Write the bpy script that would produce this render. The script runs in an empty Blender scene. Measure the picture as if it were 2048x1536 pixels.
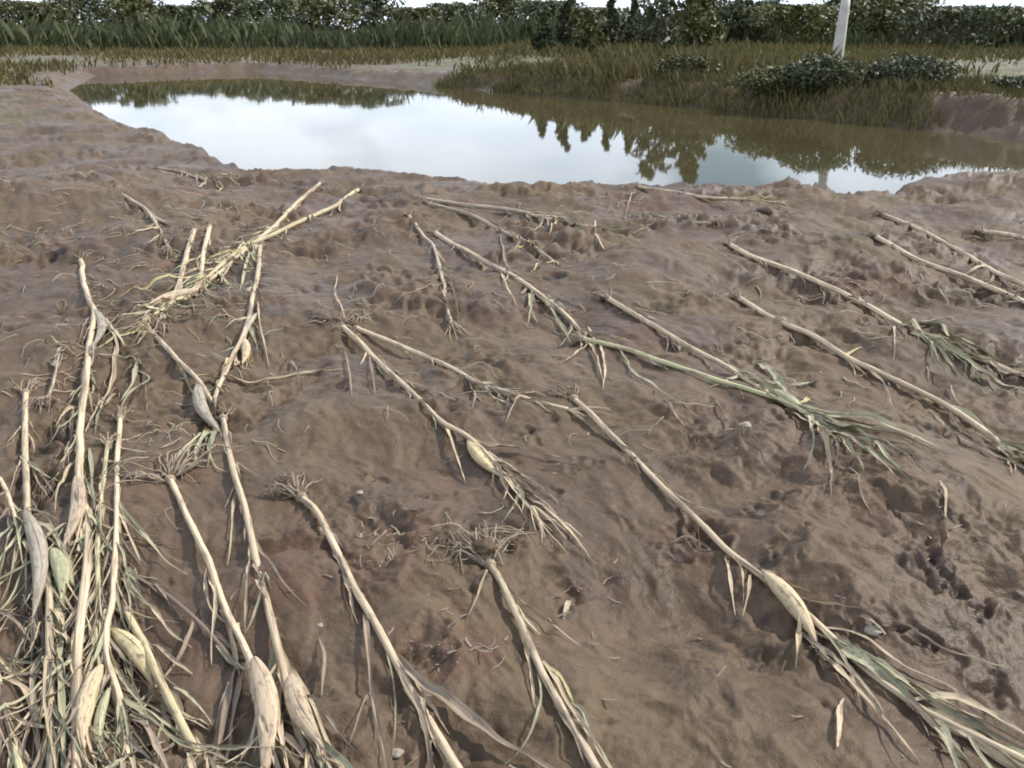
import bpy, math, random
import numpy as np
from mathutils import Vector

random.seed(11)
RNG = np.random.default_rng(7)
SC = bpy.context.scene
COL = SC.collection

# ------------------------------------------------------------------ camera, sky, sun, exposure
CAM_H, FPX, YH = 1.15, 1773.6, 70.0            # eye height, focal length in photo pixels, horizon row
PITCH = math.atan((768 - YH) / FPX)
cam = bpy.data.cameras.new('camera')
cam.sensor_fit = 'HORIZONTAL'
cam.angle = math.radians(60)
cam.clip_start, cam.clip_end = 0.02, 3000
co = bpy.data.objects.new('camera', cam)
COL.objects.link(co)
co.location = (0, 0, CAM_H)
co.rotation_euler = (math.pi / 2 - PITCH, 0, 0)
SC.camera = co

SUN_EL, SUN_AZ = math.radians(43), math.radians(66)   # azimuth from +Y (ahead) towards +X (right)
sun = bpy.data.lights.new('sun', 'SUN')
sun.energy, sun.angle, sun.color = 5.0, math.radians(0.9), (1.0, 0.94, 0.84)
so = bpy.data.objects.new('sun', sun)
COL.objects.link(so)
sd = Vector((math.sin(SUN_AZ) * math.cos(SUN_EL), math.cos(SUN_AZ) * math.cos(SUN_EL), math.sin(SUN_EL)))
so.rotation_euler = sd.to_track_quat('Z', 'Y').to_euler()
so.location = (5, 3, 8)

W = bpy.data.worlds.new('World')
SC.world = W
W.use_nodes = True
nt = W.node_tree
nt.nodes.clear()
N = nt.nodes.new
L = nt.links.new
out = N('ShaderNodeOutputWorld')
bg = N('ShaderNodeBackground')
sky = N('ShaderNodeTexSky')
sky.sky_type = 'NISHITA'
sky.sun_disc = False
sky.sun_elevation, sky.sun_rotation = SUN_EL, SUN_AZ
sky.air_density, sky.dust_density, sky.ozone_density = 1.0, 0.6, 1.6
bg.inputs['Strength'].default_value = 0.1
tc = N('ShaderNodeTexCoord')
mp = N('ShaderNodeMapping')
mp.inputs['Scale'].default_value = (1.0, 1.0, 2.2)
mp.inputs['Location'].default_value = (0.35, 0.1, 0.2)
L(tc.outputs['Generated'], mp.inputs['Vector'])
nz = N('ShaderNodeTexNoise')
nz.inputs['Scale'].default_value = 2.3
nz.inputs['Detail'].default_value = 6
nz.inputs['Roughness'].default_value = 0.55
L(mp.outputs[0], nz.inputs['Vector'])
# a gap in the cloud low over the trees to the right
gdir = Vector((math.sin(math.radians(13.8)), math.cos(math.radians(13.8)), math.tan(math.radians(8.3)))).normalized()
vd = N('ShaderNodeVectorMath'); vd.operation = 'DISTANCE'
vd.inputs[1].default_value = gdir
L(tc.outputs['Generated'], vd.inputs[0])
gm = N('ShaderNodeMapRange')
gm.inputs['From Min'].default_value, gm.inputs['From Max'].default_value = 0.02, 0.075
gm.inputs['To Min'].default_value, gm.inputs['To Max'].default_value = 0.205, 0.0
L(vd.outputs['Value'], gm.inputs['Value'])
sb = N('ShaderNodeMath'); sb.operation = 'SUBTRACT'
L(nz.outputs['Fac'], sb.inputs[0]); L(gm.outputs[0], sb.inputs[1])
cr = N('ShaderNodeMapRange')
cr.inputs['From Min'].default_value, cr.inputs['From Max'].default_value = 0.24, 0.46
sx = N('ShaderNodeSeparateXYZ')
L(tc.outputs['Generated'], sx.inputs[0])
el = N('ShaderNodeMapRange')
el.inputs['From Min'].default_value, el.inputs['From Max'].default_value = 0.15, 0.75
el.inputs['To Min'].default_value, el.inputs['To Max'].default_value = 0.0, 0.19
L(sx.outputs[2], el.inputs['Value'])
sb2 = N('ShaderNodeMath'); sb2.operation = 'SUBTRACT'
L(sb.outputs[0], sb2.inputs[0]); L(el.outputs[0], sb2.inputs[1])
L(sb2.outputs[0], cr.inputs['Value'])
nz2 = N('ShaderNodeTexNoise')
nz2.inputs['Scale'].default_value = 4.0; nz2.inputs['Detail'].default_value = 4
L(mp.outputs[0], nz2.inputs['Vector'])
cc = N('ShaderNodeMix'); cc.data_type = 'RGBA'
cc.inputs['A'].default_value = (11.8, 13.5, 15.8, 1)
cc.inputs['B'].default_value = (15.8, 17.1, 18.8, 1)
cm = N('ShaderNodeMapRange')
cm.inputs['From Min'].default_value, cm.inputs['From Max'].default_value = 0.35, 0.65
L(nz2.outputs['Fac'], cm.inputs['Value'])
L(cm.outputs[0], cc.inputs['Factor'])
mx = N('ShaderNodeMix'); mx.data_type = 'RGBA'
L(cr.outputs[0], mx.inputs['Factor'])
L(sky.outputs[0], mx.inputs['A']); L(cc.outputs['Result'], mx.inputs['B'])
L(mx.outputs['Result'], bg.inputs['Color'])
L(bg.outputs[0], out.inputs['Surface'])

SC.view_settings.view_transform = 'Standard'
SC.view_settings.look = 'None'
SC.view_settings.exposure = 0.0
SC.view_settings.gamma = 1.0
SC.view_settings.use_curve_mapping = False
SC.cycles.use_denoising = True
SC.cycles.max_bounces = 5
SC.cycles.filter_width = 1.9

# ------------------------------------------------------------------ helpers
CP, SP = math.cos(PITCH), math.sin(PITCH)

def ray(px, py):
    u, v = (px - 1024) / FPX, (py - 768) / FPX
    return np.array([u, CP - v * SP, -SP - v * CP])

def onplane(px, py, z=0.0):
    d = ray(px, py)
    t = (z - CAM_H) / d[2]
    return np.array([d[0] * t, d[1] * t, z])

def hash2(ix, iy, seed):
    h = (ix.astype(np.int64) * 374761393 + iy.astype(np.int64) * 668265263 + seed * 1442695041) & 0xFFFFFFFF
    h = ((h ^ (h >> 13)) * 1274126177) & 0xFFFFFFFF
    h = ((h ^ (h >> 16)) * 2246822519) & 0xFFFFFFFF
    return (h ^ (h >> 15)) & 0xFFFFFFFF

def gnoise(x, y, seed=0):
    xi, yi = np.floor(x), np.floor(y)
    fx, fy = x - xi, y - yi
    xi, yi = xi.astype(np.int64), yi.astype(np.int64)
    ux = fx * fx * fx * (fx * (fx * 6 - 15) + 10)
    uy = fy * fy * fy * (fy * (fy * 6 - 15) + 10)
    def g(ox, oy):
        a = hash2(xi + ox, yi + oy, seed) * (2 * math.pi / 4294967296.0)
        return np.cos(a) * (fx - ox) + np.sin(a) * (fy - oy)
    n0 = g(0, 0) * (1 - ux) + g(1, 0) * ux
    n1 = g(0, 1) * (1 - ux) + g(1, 1) * ux
    return (n0 * (1 - uy) + n1 * uy) * 1.5

def sstep(x, a, b):
    t = np.clip((x - a) / (b - a), 0, 1)
    return t * t * (3 - 2 * t)

# ------------------------------------------------------------------ terrain
WZ = -0.22
near = [(470, 338), (560, 347), (650, 352), (700, 349), (780, 352), (840, 362), (960, 366), (1000, 380), (1090, 388), (1120, 384), (1150, 376),
        (1300, 379), (1400, 383), (1550, 379), (1640, 388), (1690, 397), (1760, 388), (1810, 374), (1900, 355), (2048, 347), (2300, 342), (2900, 336)]
far = [(2900, 312), (2300, 300), (2048, 281), (1912, 269), (1700, 249), (1600, 238), (1450, 223), (1300, 209), (1000, 186),
       (800, 166), (500, 143), (200, 152), (150, 180), (215, 225), (300, 265), (385, 302)]
POND = np.array([onplane(x, y, -0.07)[:2] for x, y in near] + [onplane(x, y, WZ)[:2] for x, y in far])

def pond_sd(x, y):
    """Distance to the pond's outline: positive on land, negative in the water."""
    x, y = x.ravel(), y.ravel()
    d2 = np.full(x.shape, 1e18)
    ins = np.zeros(x.shape, bool)
    P = POND
    for i in range(len(P)):
        ax, ay = P[i - 1]
        bx, by = P[i]
        ex, ey = bx - ax, by - ay
        t = np.clip(((x - ax) * ex + (y - ay) * ey) / (ex * ex + ey * ey), 0, 1)
        dx, dy = x - ax - t * ex, y - ay - t * ey
        d2 = np.minimum(d2, dx * dx + dy * dy)
        c = ((ay > y) != (by > y)) & (x < ex * (y - ay) / (ey if abs(ey) > 1e-12 else 1e-12) + ax)
        ins ^= c
    d = np.sqrt(d2)
    return np.where(ins, -d, d)

# pits, hoof and foot prints: pixel, radius (m), depth (m)
PITS = [(665, 780, .06, .045), (655, 745, .05, .03), (570, 800, .03, .02), (1060, 880, .07, .035), (1085, 905, .035, .03),
        (1160, 935, .04, .025), (1135, 960, .035, .02), (1200, 945, .04, .02), (1245, 1040, .035, .035), (1110, 1015, .045, .05),
        (1380, 1070, .09, .06), (1350, 1100, .06, .04), (1410, 1075, .06, .05), (1545, 1015, .05, .045), (1520, 1045, .05, .05), (1640, 1015, .035, .04), (1490, 1025, .02, .03),
        (1670, 1015, .02, .03), (1750, 1020, .025, .03), (1600, 1030, .02, .025), (1690, 970, .02, .025), (1715, 985, .018, .02),
        (1860, 1140, .09, .05), (1820, 1170, .07, .04), (1900, 1180, .06, .05), (1910, 1130, .03, .03), (1960, 1220, .05, .05), (1840, 1100, .03, .03), (1760, 1060, .03, .025),
        (1890, 1065, .06, .045), (1860, 1030, .05, .03), (870, 1300, .06, .04), (885, 1340, .05, .05), (830, 1320, .03, .035), (905, 1350, .025, .03), (845, 1350, .03, .025),
        (760, 955, .05, .03), (745, 945, .025, .02), (855, 1000, .03, .03), (830, 1010, .025, .02), (800, 1060, .05, .035), (770, 1170, .07, .03), (720, 1150, .04, .025),
        (115, 870, .13, .09), (80, 900, .1, .07), (150, 820, .07, .05), (60, 960, .09, .08), (115, 970, .07, .05), (20, 1020, .08, .08), (60, 1230, .08, .07), (60, 1290, .07, .05),
        (960, 1150, .04, .045), (1010, 1130, .04, .04), (955, 1185, .04, .04), (1540, 1145, .05, .045), (1515, 1300, .04, .035),
        (1800, 1260, .06, .035), (1850, 1285, .06, .03), (1130, 1200, .05, .025), (1150, 1180, .025, .02), (1095, 1190, .02, .02),
        (1940, 585, .16, .09), (1880, 580, .1, .06), (1970, 600, .1, .06), (1970, 400, .16, .05), (1915, 402, .12, .04), (1840, 850, .1, .05), (1880, 840, .08, .05), (1700, 560, .1, .05), (1735, 590, .08, .05),
        (1320, 620, .1, .05), (1350, 610, .06, .05), (1210, 620, .04, .045), (1480, 690, .07, .05), (1520, 720, .08, .04), (1620, 760, .07, .04), (1600, 775, .05, .04), (1110, 560, .12, .05), (1060, 540, .1, .05),
        (800, 620, .12, .05), (740, 610, .07, .04), (620, 545, .08, .04), (640, 575, .06, .04), (600, 590, .06, .04), (770, 430, .07, .06), (850, 430, .08, .05),
        (120, 515, .1, .06), (110, 610, .07, .05), (300, 590, .07, .05), (390, 425, .07, .05), (345, 425, .06, .04), (720, 930, .03, .02), (640, 915, .025, .02), (610, 900, .02, .02),
        (1500, 905, .04, .02), (1360, 930, .025, .03), (1270, 940, .03, .02),
        (1550, 875, .04, .03), (1700, 430, .08, .05), (1760, 470, .06, .05), (1520, 430, .08, .06), (1170, 400, .1, .07), (1260, 395, .08, .06), (1330, 490, .06, .04), (1400, 440, .08, .05), (430, 760, .05, .04),
        (1000, 790, .05, .04), (1100, 850, .05, .03), (930, 895, .04, .03), (1590, 1130, .07, .03), (1960, 1350, .06, .03), (1520, 1285, .03, .02)]
# swells of silt: pixel, radius, height
SWELLS = [(1640, 1090, .22, .045), (1730, 1180, .2, .04), (1990, 372, .5, .07), (1330, 1250, .3, -.04), (700, 850, .25, .03),
          (1850, 700, .3, .04), (1990, 670, .3, .05), (600, 1150, .16, .035), (1080, 1120, .25, .03), (1450, 880, .3, .04), (850, 1200, .2, .035),
          (980, 1000, .2, .03), (1270, 540, .4, .05), (900, 600, .35, .04), (1650, 870, .3, .04), (1940, 1000, .3, .04), (40, 700, .25, .06), (250, 480, .5, .07),
          (70, 420, .8, .15), (180, 370, .7, .1), (1420, 1450, .25, .03), (1800, 1020, .2, .03)]

def conv(lst, k=1.0):
    return [(*onplane(a, b, 0.0)[:2], r * k, d) for a, b, r, d in lst]
PITW, SWW = conv(PITS, 0.72), conv(SWELLS)
FL = np.array([0.42, -0.907])          # the way the flood ran

def terrain(x, y, detail=True):
    shp = np.shape(x)
    x, y = np.ravel(np.asarray(x, float)), np.ravel(np.asarray(y, float))
    s = pond_sd(x, y)
    s = s + 0.10 * gnoise(x * 2.1, y * 2.1, 3) + 0.05 * gnoise(x * 6, y * 6, 4)
    z = 0.055 * gnoise(x * 0.9, y * 0.9, 1) + 0.03 * gnoise(x * 2.3 + 5, y * 2.3, 2)
    for cx, cy, r, d in SWW:
        z += d * np.exp(-((x - cx) ** 2 + (y - cy) ** 2) / (r * r))
    if detail:
        wx = x + 0.05 * gnoise(x * 5, y * 5, 20) + 0.015 * gnoise(x * 17, y * 17, 22)
        wy = y + 0.05 * gnoise(x * 5, y * 5, 21) + 0.015 * gnoise(x * 17, y * 17, 23)
        rough = 0.22 + 0.8 * sstep(gnoise(x * 1.5, y * 1.5, 30), -0.2, 0.45)
        al, ac = wx * FL[0] + wy * FL[1], -wx * FL[1] + wy * FL[0]
        fade = sstep(-y, -60, -15)
        fr = 1 + 0.7 * sstep(y, 2.5, 6)
        rough = rough * fr
        z += fade * rough * 0.022 * gnoise(wx * 5.2, wy * 5.2, 5)
        z += fade * rough * 0.019 * gnoise(wx * 11, wy * 11, 6)
        rg = 1 - np.abs(gnoise(wx * 8, wy * 8, 7))
        z += fade * rough * 0.013 * (rg * rg - 0.5)
        z += 0.009 * gnoise(al * 3.5, ac * 14, 8) + 0.0035 * gnoise(al * 9, ac * 38, 9) + 0.020 * gnoise(wx * 3.3, wy * 3.3, 16)
        z += fade * rough * 0.0062 * gnoise(wx * 27, wy * 27, 10)
        z += fade * rough * 0.0045 * gnoise(wx * 60, wy * 60, 11)
        # small burst holes where the mud is rough
        hh = gnoise(al * 13, ac * 24, 14)
        z -= fade * 0.006 * sstep(hh, 0.46, 0.75) * sstep(gnoise(x * 2.0, y * 2.0, 15), -0.15, 0.25)
        for cx, cy, r, d in PITW:
            m = (np.abs(x - cx) < 2.3 * r) & (np.abs(y - cy) < 2.3 * r)
            if m.any():
                q = np.sqrt((wx[m] - cx) ** 2 + (wy[m] - cy) ** 2) / r + 0.55 * gnoise(x[m] / r * 1.3, y[m] / r * 1.3, 12) + 0.2 * gnoise(x[m] / r * 3.1, y[m] / r * 3.1, 13)
                de = min(.5 * d, .34 * r)
                z[m] -= de * (1 - sstep(q, 0.05, 1.15)) - 0.3 * de * np.exp(-((q - 1.15) / 0.3) ** 2)
    farw = sstep(y, 10, 14)
    bank = farw * (0.20 * sstep(s, 0.0, 0.9) + 0.25 * sstep(s, 1.0, 6.0) * (1 - .75 * sstep(x, 4.3, 6.3))) * (0.35 + 0.65 * sstep(x, -3.0, 0.5)) + 0.06 * farw * sstep(x, 5.5, 6.8) * sstep(s, 0.0, 0.8)
    land = sstep(s, -0.02, 0.16 + 0.7 * farw)
    z = np.where(s > -0.02, WZ - 0.03 + (z + bank + 0.25) * land, WZ - 0.03 - 0.7 * sstep(-s, 0.02, 1.2))
    return z.reshape(shp)

def low(x, y):
    return float(terrain(np.array([x]), np.array([y]), False)[0])

def ground(px, py, lift=0.0):
    z = 0.0
    for _ in range(6):
        p = onplane(px, py, z)
        z = 0.5 * z + 0.5 * (low(p[0], p[1]) + lift) if _ else low(p[0], p[1]) + lift
        z = max(-0.2, min(0.3, z))
    return onplane(px, py, z)

# ------------------------------------------------------------------ materials
def new_mat(name):
    m = bpy.data.materials.new(name)
    m.use_nodes = True
    nt = m.node_tree
    b = nt.nodes['Principled BSDF']
    return m, nt, b

def noise(nt, vec, scale, detail=4, rough=0.55):
    n = nt.nodes.new('ShaderNodeTexNoise')
    n.inputs['Scale'].default_value = scale
    n.inputs['Detail'].default_value = detail
    n.inputs['Roughness'].default_value = rough
    if vec is not None:
        nt.links.new(vec, n.inputs['Vector'])
    return n.outputs['Fac']

def mrange(nt, v, a, b, c=0.0, d=1.0):
    n = nt.nodes.new('ShaderNodeMapRange')
    for k, q in zip(('From Min', 'From Max', 'To Min', 'To Max'), (a, b, c, d)):
        n.inputs[k].default_value = q
    nt.links.new(v, n.inputs['Value'])
    return n.outputs[0]

def mixc(nt, f, a, b):
    n = nt.nodes.new('ShaderNodeMix')
    n.data_type = 'RGBA'
    for k, q in (('Factor', f), ('A', a), ('B', b)):
        if isinstance(q, (tuple, list)):
            n.inputs[k].default_value = (*q, 1)
        elif isinstance(q, float):
            n.inputs[k].default_value = q
        else:
            nt.links.new(q, n.inputs[k])
    return n.outputs['Result']

def mth(nt, op, a, b=None):
    n = nt.nodes.new('ShaderNodeMath')
    n.operation = op
    for i, q in enumerate((a, b)):
        if q is None:
            continue
        if isinstance(q, (int, float)):
            n.inputs[i].default_value = q
        else:
            nt.links.new(q, n.inputs[i])
    return n.outputs[0]

def bump(nt, h, strength, dist, prev=None):
    n = nt.nodes.new('ShaderNodeBump')
    n.inputs['Strength'].default_value = strength
    n.inputs['Distance'].default_value = dist
    nt.links.new(h, n.inputs['Height'])
    if prev is not None:
        nt.links.new(prev, n.inputs['Normal'])
    return n.outputs[0]

def mat_mud():
    m, nt, b = new_mat('mud')
    g = nt.nodes.new('ShaderNodeNewGeometry')
    pos = g.outputs['Position']
    def attr(name):
        a = nt.nodes.new('ShaderNodeAttribute'); a.attribute_name = name
        return a.outputs['Fac']
    n1 = noise(nt, pos, 1.1, 5, 0.6)
    n2 = noise(nt, pos, 4.5, 6, 0.62)
    n3 = noise(nt, pos, 22, 5, 0.65)
    n4 = noise(nt, pos, 95, 4, 0.65)
    c = mixc(nt, mrange(nt, n2, 0.32, 0.68), (0.068, 0.043, 0.026), (0.133, 0.089, 0.057))
    c = mixc(nt, mrange(nt, n1, 0.42, 0.62, 0, 0.8), c, (0.132, 0.093, 0.055))
    c = mixc(nt, mrange(nt, noise(nt, pos, 0.75, 6, 0.65), 0.50, 0.64, 0, 0.6), c, (0.060, 0.039, 0.026))
    c = mixc(nt, mrange(nt, noise(nt, pos, 1.7, 4), 0.5, 0.68, 0, 0.7), c, (0.110, 0.067, 0.047))
    c = mixc(nt, mrange(nt, n3, 0.56, 0.74, 0, 0.5), c, (0.033, 0.022, 0.014))
    c = mixc(nt, mrange(nt, n4, 0.58, 0.76, 0, 0.38), c, (0.039, 0.026, 0.018))
    c = mixc(nt, mrange(nt, noise(nt, pos, 13, 5, 0.6), 0.56, 0.70, 0, 0.55), c, (0.166, 0.115, 0.076))
    c = mixc(nt, mth(nt, 'MULTIPLY', attr('red'), mrange(nt, n3, 0.3, 0.6, 0.4, 0.95)), c, (0.107, 0.059, 0.038))
    wet_and_shade = attr('wet_and_shade')
    c = mixc(nt, mth(nt, 'MULTIPLY', wet_and_shade, 0.72), c, (0.030, 0.022, 0.018))  # dark tone for damp mud and for the shade painted into pits
    veg = mth(nt, 'MULTIPLY', attr('veg'), mrange(nt, noise(nt, pos, 0.8, 5, 0.6), 0.3, 0.55))
    gc = mixc(nt, n2, (0.07, 0.075, 0.025), (0.13, 0.115, 0.045))
    c = mixc(nt, veg, c, gc)
    nt.links.new(c, b.inputs['Base Color'])
    r = mrange(nt, n1, 0.35, 0.65, 0.43, 0.72)
    r2 = mth(nt, 'SUBTRACT', r, mth(nt, 'MULTIPLY', wet_and_shade, 0.1))
    nt.links.new(r2, b.inputs['Roughness'])
    b.inputs['Specular IOR Level'].default_value = 0.25
    bp = bump(nt, n3, 0.6, 0.013)
    bp = bump(nt, n4, 0.42, 0.005, bp)
    bp = bump(nt, noise(nt, pos, 380, 3, 0.6), 0.25, 0.0012, bp)
    nt.links.new(bp, b.inputs['Normal'])
    return m

def mat_plant(name, ca, cb, mud=0.45, rough=0.62, streak=11, mudc=(0.15, 0.11, 0.083), trans=0.0):
    """Dry plant tissue: two tones in streaks along the fibre, smeared with mud."""
    m, nt, b = new_mat(name)
    t = nt.nodes.new('ShaderNodeTexCoord')
    o = nt.nodes.new('ShaderNodeObjectInfo')
    rnd = o.outputs['Random']
    v = nt.nodes.new('ShaderNodeVectorMath'); v.operation = 'ADD'
    nt.links.new(t.outputs['Object'], v.inputs[0])
    cx = nt.nodes.new('ShaderNodeCombineXYZ')
    nt.links.new(mth(nt, 'MULTIPLY', rnd, 37.0), cx.inputs[0])
    nt.links.new(cx.outputs[0], v.inputs[1])
    vec = v.outputs[0]
    uvm = nt.nodes.new('ShaderNodeMapping')
    uvm.inputs['Scale'].default_value = (streak, 4.0, 1)
    nt.links.new(t.outputs['UV'], uvm.inputs['Vector'])
    st = noise(nt, uvm.outputs[0], 1.0, 3)
    um2 = nt.nodes.new('ShaderNodeMapping')
    um2.inputs['Scale'].default_value = (2.2, 6.5, 1)
    nt.links.new(t.outputs['UV'], um2.inputs['Vector'])
    v2 = nt.nodes.new('ShaderNodeVectorMath'); v2.operation = 'ADD'
    nt.links.new(um2.outputs[0], v2.inputs[0]); nt.links.new(cx.outputs[0], v2.inputs[1])
    vec2 = v2.outputs[0]
    big = noise(nt, vec, 5, 4, 0.6)
    c = mixc(nt, mrange(nt, big, 0.32, 0.68), ca, cb)
    dk = tuple(0.55 * q for q in ca)
    c = mixc(nt, mrange(nt, st, 0.5, 0.68, 0, 0.8), c, dk)
    sm = noise(nt, vec2, 1.6, 6, 0.65)
    amt = mrange(nt, sm, 0.56 - 0.16 * mud, 0.70 - 0.12 * mud, 0, 0.9)
    c = mixc(nt, amt, c, mudc)
    hv = nt.nodes.new('ShaderNodeHueSaturation')
    nt.links.new(mrange(nt, rnd, 0, 1, 0.98, 1.36), hv.inputs['Value'])
    nt.links.new(c, hv.inputs['Color'])
    nt.links.new(hv.outputs[0], b.inputs['Base Color'])
    b.inputs['Roughness'].default_value = rough
    b.inputs['Specular IOR Level'].default_value = 0.35
    bp = bump(nt, st, 0.5, 0.0012)
    bp = bump(nt, sm, 0.4, 0.002, bp)
    nt.links.new(bp, b.inputs['Normal'])
    return m

MUD = mat_mud()
M = {
    'straw': mat_plant('stalk_straw', (0.455, 0.355, 0.235), (0.57, 0.465, 0.33), 0.6),
    'yellow': mat_plant('stalk_yellow', (0.44, 0.355, 0.20), (0.55, 0.47, 0.30), 0.35),
    'greenish': mat_plant('stalk_greenish', (0.36, 0.35, 0.20), (0.49, 0.45, 0.28), 0.4),
    'muddy': mat_plant('stalk_muddy', (0.33, 0.26, 0.19), (0.44, 0.37, 0.28), 0.65),
    'brown': mat_plant('stalk_brown', (0.14, 0.105, 0.085), (0.21, 0.16, 0.125), 0.6),
    'leaf_green': mat_plant('leaf_green', (0.27, 0.265, 0.165), (0.42, 0.39, 0.26), 0.35),
    'leaf_dark': mat_plant('leaf_dark_green', (0.20, 0.20, 0.125), (0.32, 0.305, 0.20), 0.35),
    'leaf_straw': mat_plant('leaf_straw', (0.37, 0.292, 0.19), (0.50, 0.41, 0.285), 0.4),
    'leaf_brown': mat_plant('leaf_brown', (0.215, 0.165, 0.125), (0.31, 0.25, 0.185), 0.6),
    'leaf_yellow': mat_plant('leaf_yellow', (0.33, 0.29, 0.13), (0.43, 0.38, 0.20), 0.2),
    'husk': mat_plant('husk_cream', (0.43, 0.33, 0.20), (0.53, 0.43, 0.285), 0.18, streak=15),
    'husk_yellow': mat_plant('husk_yellow', (0.43, 0.345, 0.185), (0.54, 0.45, 0.28), 0.25, streak=15),
    'husk_pink': mat_plant('husk_pinkish', (0.36, 0.275, 0.19), (0.47, 0.375, 0.265), 0.4, streak=15),
    'husk_green': mat_plant('husk_green', (0.27, 0.275, 0.16), (0.38, 0.36, 0.23), 0.25, streak=15),
    'husk_grey': mat_plant('husk_grey', (0.28, 0.245, 0.19), (0.37, 0.33, 0.26), 0.5, streak=15),
    'fibre': mat_plant('straw_fibre', (0.30, 0.25, 0.17), (0.42, 0.36, 0.26), 0.3),
    'root': mat_plant('root_fibre', (0.23, 0.175, 0.125), (0.36, 0.295, 0.21), 0.6),
}

# ------------------------------------------------------------------ mesh builders
class MB:
    def __init__(self):
        self.v, self.f, self.uv, self.n = [], [], [], 0

    def grid(self, P, U=None, close=False):
        """P: rows x cols x 3 points; closed across the columns when close."""
        R, C = P.shape[:2]
        self.v.append(P.reshape(-1, 3))
        s = np.linspace(0, 1, R)[:, None] * np.ones((1, C))
        q = np.linspace(0, 1, C)[None, :] * np.ones((R, 1))
        self.uv.append(np.stack([q, s], -1).reshape(-1, 2))
        b = self.n
        for i in range(R - 1):
            for j in range(C if close else C - 1):
                k = (j + 1) % C
                self.f.append((b + i * C + j, b + i * C + k, b + (i + 1) * C + k, b + (i + 1) * C + j))
        self.n += R * C

    def build(self, name, mat, parent=None, origin=(0, 0, 0), smooth=True):
        v = np.concatenate(self.v) - np.asarray(origin)
        me = bpy.data.meshes.new(name)
        me.from_pydata(v.tolist(), [], self.f)
        uvs = np.concatenate(self.uv)
        lay = me.uv_layers.new(name='UVMap')
        idx = np.empty(len(me.loops), int)
        me.loops.foreach_get('vertex_index', idx)
        lay.data.foreach_set('uv', uvs[idx].ravel())
        if smooth:
            me.polygons.foreach_set('use_smooth', [True] * len(me.polygons))
        me.materials.append(mat)
        me.update()
        o = bpy.data.objects.new(name, me)
        COL.objects.link(o)
        if parent is not None:
            o.parent = parent
        else:
            o.location = origin
        return o

def frames(P):
    T = np.gradient(P, axis=0)
    T /= np.linalg.norm(T, axis=1)[:, None] + 1e-12
    up = np.array([0, 0, 1.0])
    S = np.cross(T, up)
    n = np.linalg.norm(S, axis=1)
    S[n < 1e-3] = (1, 0, 0)
    S /= np.linalg.norm(S, axis=1)[:, None]
    for i in range(1, len(S)):
        if S[i] @ S[i - 1] < 0:
            S[i] = -S[i]
    Nn = np.cross(S, T)
    return T, S, Nn

def smooth_path(pts, step):
    """Catmull-Rom through pts, resampled evenly."""
    P = np.asarray(pts, float)
    Q = np.vstack([2 * P[0] - P[1], P, 2 * P[-1] - P[-2]])
    o = []
    for i in range(len(P) - 1):
        a, b, c, d = Q[i:i + 4]
        for t in np.linspace(0, 1, 14, endpoint=False):
            o.append(0.5 * (2 * b + (c - a) * t + (2 * a - 5 * b + 4 * c - d) * t * t + (3 * b - a - 3 * c + d) * t ** 3))
    o.append(P[-1])
    o = np.array(o)
    s = np.r_[0, np.cumsum(np.linalg.norm(np.diff(o, axis=0), axis=1))]
    n = max(3, int(s[-1] / step) + 1)
    u = np.linspace(0, s[-1], n)
    return np.stack([np.interp(u, s, o[:, k]) for k in range(o.shape[1])], 1), s[-1]

def tube(mb, P, R, sides=10, squash=1.0):
    T, S, Nn = frames(P)
    a = np.linspace(0, 2 * math.pi, sides, endpoint=False)
    ring = S[:, None, :] * np.cos(a)[None, :, None] + squash * Nn[:, None, :] * np.sin(a)[None, :, None]
    R = np.asarray(R)
    if R.ndim == 1:
        R = R[:, None] * np.ones((1, sides))
    G = P[:, None, :] + ring * R[:, :, None]
    c0 = np.repeat(P[:1, None, :], sides, 1)
    c1 = np.repeat(P[-1:, None, :], sides, 1)
    mb.grid(np.concatenate([c0, G, c1]), close=True)

def ribbon(mb, P, Wd, fold=0.35, twist=None, wav=0.0, cols=5, seed=0):
    """A leaf blade: V-folded along the midrib, wavy at the margins."""
    T, S, Nn = frames(P)
    n = len(P)
    if twist is not None:
        ct, st = np.cos(twist)[:, None], np.sin(twist)[:, None]
        S, Nn = S * ct + Nn * st, -S * st + Nn * ct
    q = np.linspace(-1, 1, cols)
    u = np.linspace(0, 1, n)
    wv = wav * (np.sin(u * 34 + seed)[:, None] * (q > 0) * q ** 2 + np.sin(u * 29 + seed * 2.1 + 1)[:, None] * (q < 0) * q ** 2)
    up = fold * np.abs(q)[None, :] * Wd[:, None] + wv * Wd[:, None]
    G = P[:, None, :] + S[:, None, :] * (q[None, :, None] * Wd[:, None, None] * math.cos(fold * .7)) + Nn[:, None, :] * up[:, :, None]
    mb.grid(G)

def tag(o, label=None, cat=None, group=None, kind=None):
    if label: o['label'] = label
    if cat: o['category'] = cat
    if group: o['group'] = group
    if kind: o['kind'] = kind
    return o

def empty(name, loc):
    e = bpy.data.objects.new(name, None)
    e.empty_display_size = 0.05
    COL.objects.link(e)
    e.location = loc
    return e

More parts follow.
